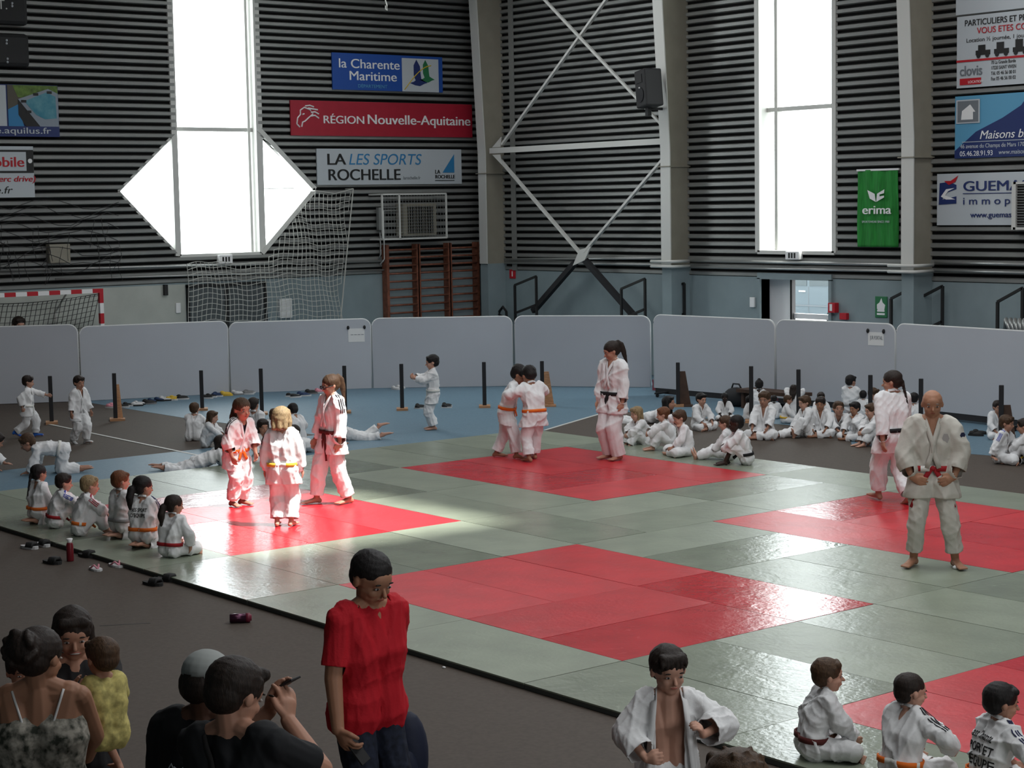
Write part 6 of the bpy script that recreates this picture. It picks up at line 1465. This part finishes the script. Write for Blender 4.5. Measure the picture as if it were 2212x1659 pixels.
person(182, 1985, 1317, 4, 'stand', 'smiling woman with dark shoulder length hair in a black top', z=F, adult=True, skin='mid', hair='dark', style='long', belt=None, fit='tee', cloth=M['blacksoft'], leg=flat('dark_trousers', (.02, .02, .03)), hR=(.16, .22, .62), hL=(-.05, .24, .66), hp=14, smile=1)
person(238, 1738, 0, -150, dict(P=(0, 0, .40), bend=6, hR=(.10, .20, .62), hL=(-.10, .18, .66), aR=(.16, .16, .16), aL=(-.14, .14, .16)), 'toddler with short brown hair in a yellow outfit carried on an arm', z=.70, h=.86, hh=.225, skin='mid', hair='brown', style='short', belt=None, fit='baby', cloth=flat('yellow_cotton', (.52, .45, .16), .85, var=.3, vs=30), vox=.006)
person(56, 1738, 0, 15, dict(P=(0, 0, .38), bend=4, slv=1.0, eR=(1, 0, -.4), eL=(-1, 0, -.4), hR=(.30, -.02, .52), hL=(-.34, .02, .66), aR=(.16, .16, .16), aL=(-.14, .14, .16)), 'toddler in a pink top held between the two women', z=.68, h=.82, hh=.22, skin='mid', hair='dark', style='short', belt=None, fit='baby', cloth=flat('pink_cotton', (.55, .10, .16), .85), vox=.006)
# two with their backs to us
def print_x(J_):
    mb = MB(); bv = J_['jbvh']; f1, u1, x1 = J_['f1'], J_['u1'], J_['x1']; rr = random.Random(5)
    for q in range(9):
        pts = []; ns = []; a0_ = -.13+.03*q; 
        for t in range(6):
            c = J_['Ch']+x1*(a0_+.018*t)+u1*(.02-.012*q*.6+.03*math.sin(t*1.7+q)); r = bv.ray_cast(c-f1*.5, f1)
            if r[0]: pts.append(r[0]-f1*.003); ns.append(-f1)
        if len(pts) > 2: v_, f_ = ribbon(pts, ns, .008, .002); mb.add(v_, f_)
    me = bpy.data.meshes.new('shirt_print'); me.from_pydata([tuple(v) for v in mb.v], [], mb.f); finobj(me, 'shirt_print', M['banner_white'], J_['root'])
blk = flat('black_tshirt_cloth', (.012, .013, .015), .85)
person(466, 2225, 1414, 158, 'stand', 'person in a pale grey peaked cap and a black T-shirt with a white back print', z=F, adult=True, skin='brown', hair='dark', style='cap', belt=None, fit='tee', cloth=blk, leg=flat('dark_trousers', (.02, .02, .03)), extra=print_x, hy=-25, hp=15, hR=(.1, .2, .5))
def bagstrap(J_):
    mb = MB(); bv = J_['jbvh']; f1, u1, x1 = J_['f1'], J_['u1'], J_['x1']; pts = []; ns = []
    for t in range(12):
        u = t/11; c = J_['N']+x1*(-.10+.24*u)*1.0-u1*(.0+.50*u); r = bv.ray_cast(c-f1*.6, f1)
        if r[0]: pts.append(r[0]-f1*.004); ns.append(-f1)
    if len(pts) > 2: v_, f_ = ribbon(pts, ns, .035, .004); mb.add(v_, f_)
    me = bpy.data.meshes.new('shoulder_strap'); me.from_pydata([tuple(v) for v in mb.v], [], mb.f); finobj(me, 'shoulder_strap', flat('dark_webbing', (.03, .028, .028)), J_['root'])
person(556, 2350, 1440, 142, 'stand', 'short haired person in black raising both hands to take a picture', z=F, adult=True, skin='mid', hair='dark', style='short', belt=None, fit='tee', cloth=blk, leg=flat('dark_trousers', (.02, .02, .03)), side=-7, hR=(.0, .16, .83), hL=(-.07, .18, .84), eR=(1, 0, -1), eL=(-1, 0, -1), hdR=(-.2, .3, 1), hdL=(.2, .3, 1), pnR=(-1, .2, 0), pnL=(1, .2, 0), curl=.5, hp=22, hy=-15, build=1.12, shw=.115, extra=bagstrap)
finish_people()
# ================================================================== THINGS IN HANDS
def worldof(job, p): return WM(job['root'])@V(p)
def byname(s): return [j for j in PEOPLE if s in j['root']['label']][0]
j = byname('red T-shirt'); wr = worldof(j, j['arms']['L'][2]); c = wr+V((0, 0, -.10))
t = thing('backpack', 'dark blue backpack hanging from the hand of the man in the red T-shirt', 'backpack', c+V((0, 0, -.45)))
mb = MB(); mb.ball((0, 0, 0), (.15, .12, .24), 20)
mb.v = [c+V((v.x+rgt.x*.09, v.y+rgt.y*.09, v.z-.30+(.02*math.sin(v.x*30)))) for v in mb.v]; mb.build('backpack_body', flat('navy_nylon', (.008, .012, .03), .7, bump=.3, bs=20), t, smooth=True)
mb = MB(); mb.ball((0, 0, 0), (.10, .07, .14), 16); mb.v = [c+V((v.x+rgt.x*.09-fwd.x*.09, v.y+rgt.y*.09-fwd.y*.09, v.z-.36)) for v in mb.v]; mb.build('front_pocket', flat('navy_nylon', (0, 0, 0)), t, smooth=True)
mb = MB(); mb.tube([c+V((-.03, 0, -.10)), c+V((-.02, 0, .0)), c+V((.02, 0, .0)), c+V((.03, 0, -.10))], .010, 6); mb.build('grab_handle', M['black'], t, smooth=True)
wr = worldof(j, j['arms']['R'][2]); d = (WM(j['root']).to_3x3()@V((-.25, .6, -1))).normalized(); sd_ = WM(j['root']).to_3x3()@V((-1, 0, 0)); wr = wr+sd_*.035; mb = MB(); mb.bar(wr+d*.07, wr+d*.21+sd_*.02, .012, .07, sd_)
tag(mb.build('mobile_phone', M['black'], bevel=.003), 'black phone in the lowered hand of the man in the red T-shirt', 'phone')
j = byname('take a picture'); a = worldof(j, j['arms']['R'][2]); b = worldof(j, j['arms']['L'][2]); c = (a+b)/2+V((0, 0, .10)); mb = MB(); mb.bar(c-V((0, 0, .0))-rgt*.0+V((-.05, .02, .0)), c+V((.05, .06, .06)), .07, .010)
tag(mb.build('mobile_phone', M['black'], bevel=.003), 'dark phone held up between the raised hands of the person taking a picture', 'phone')
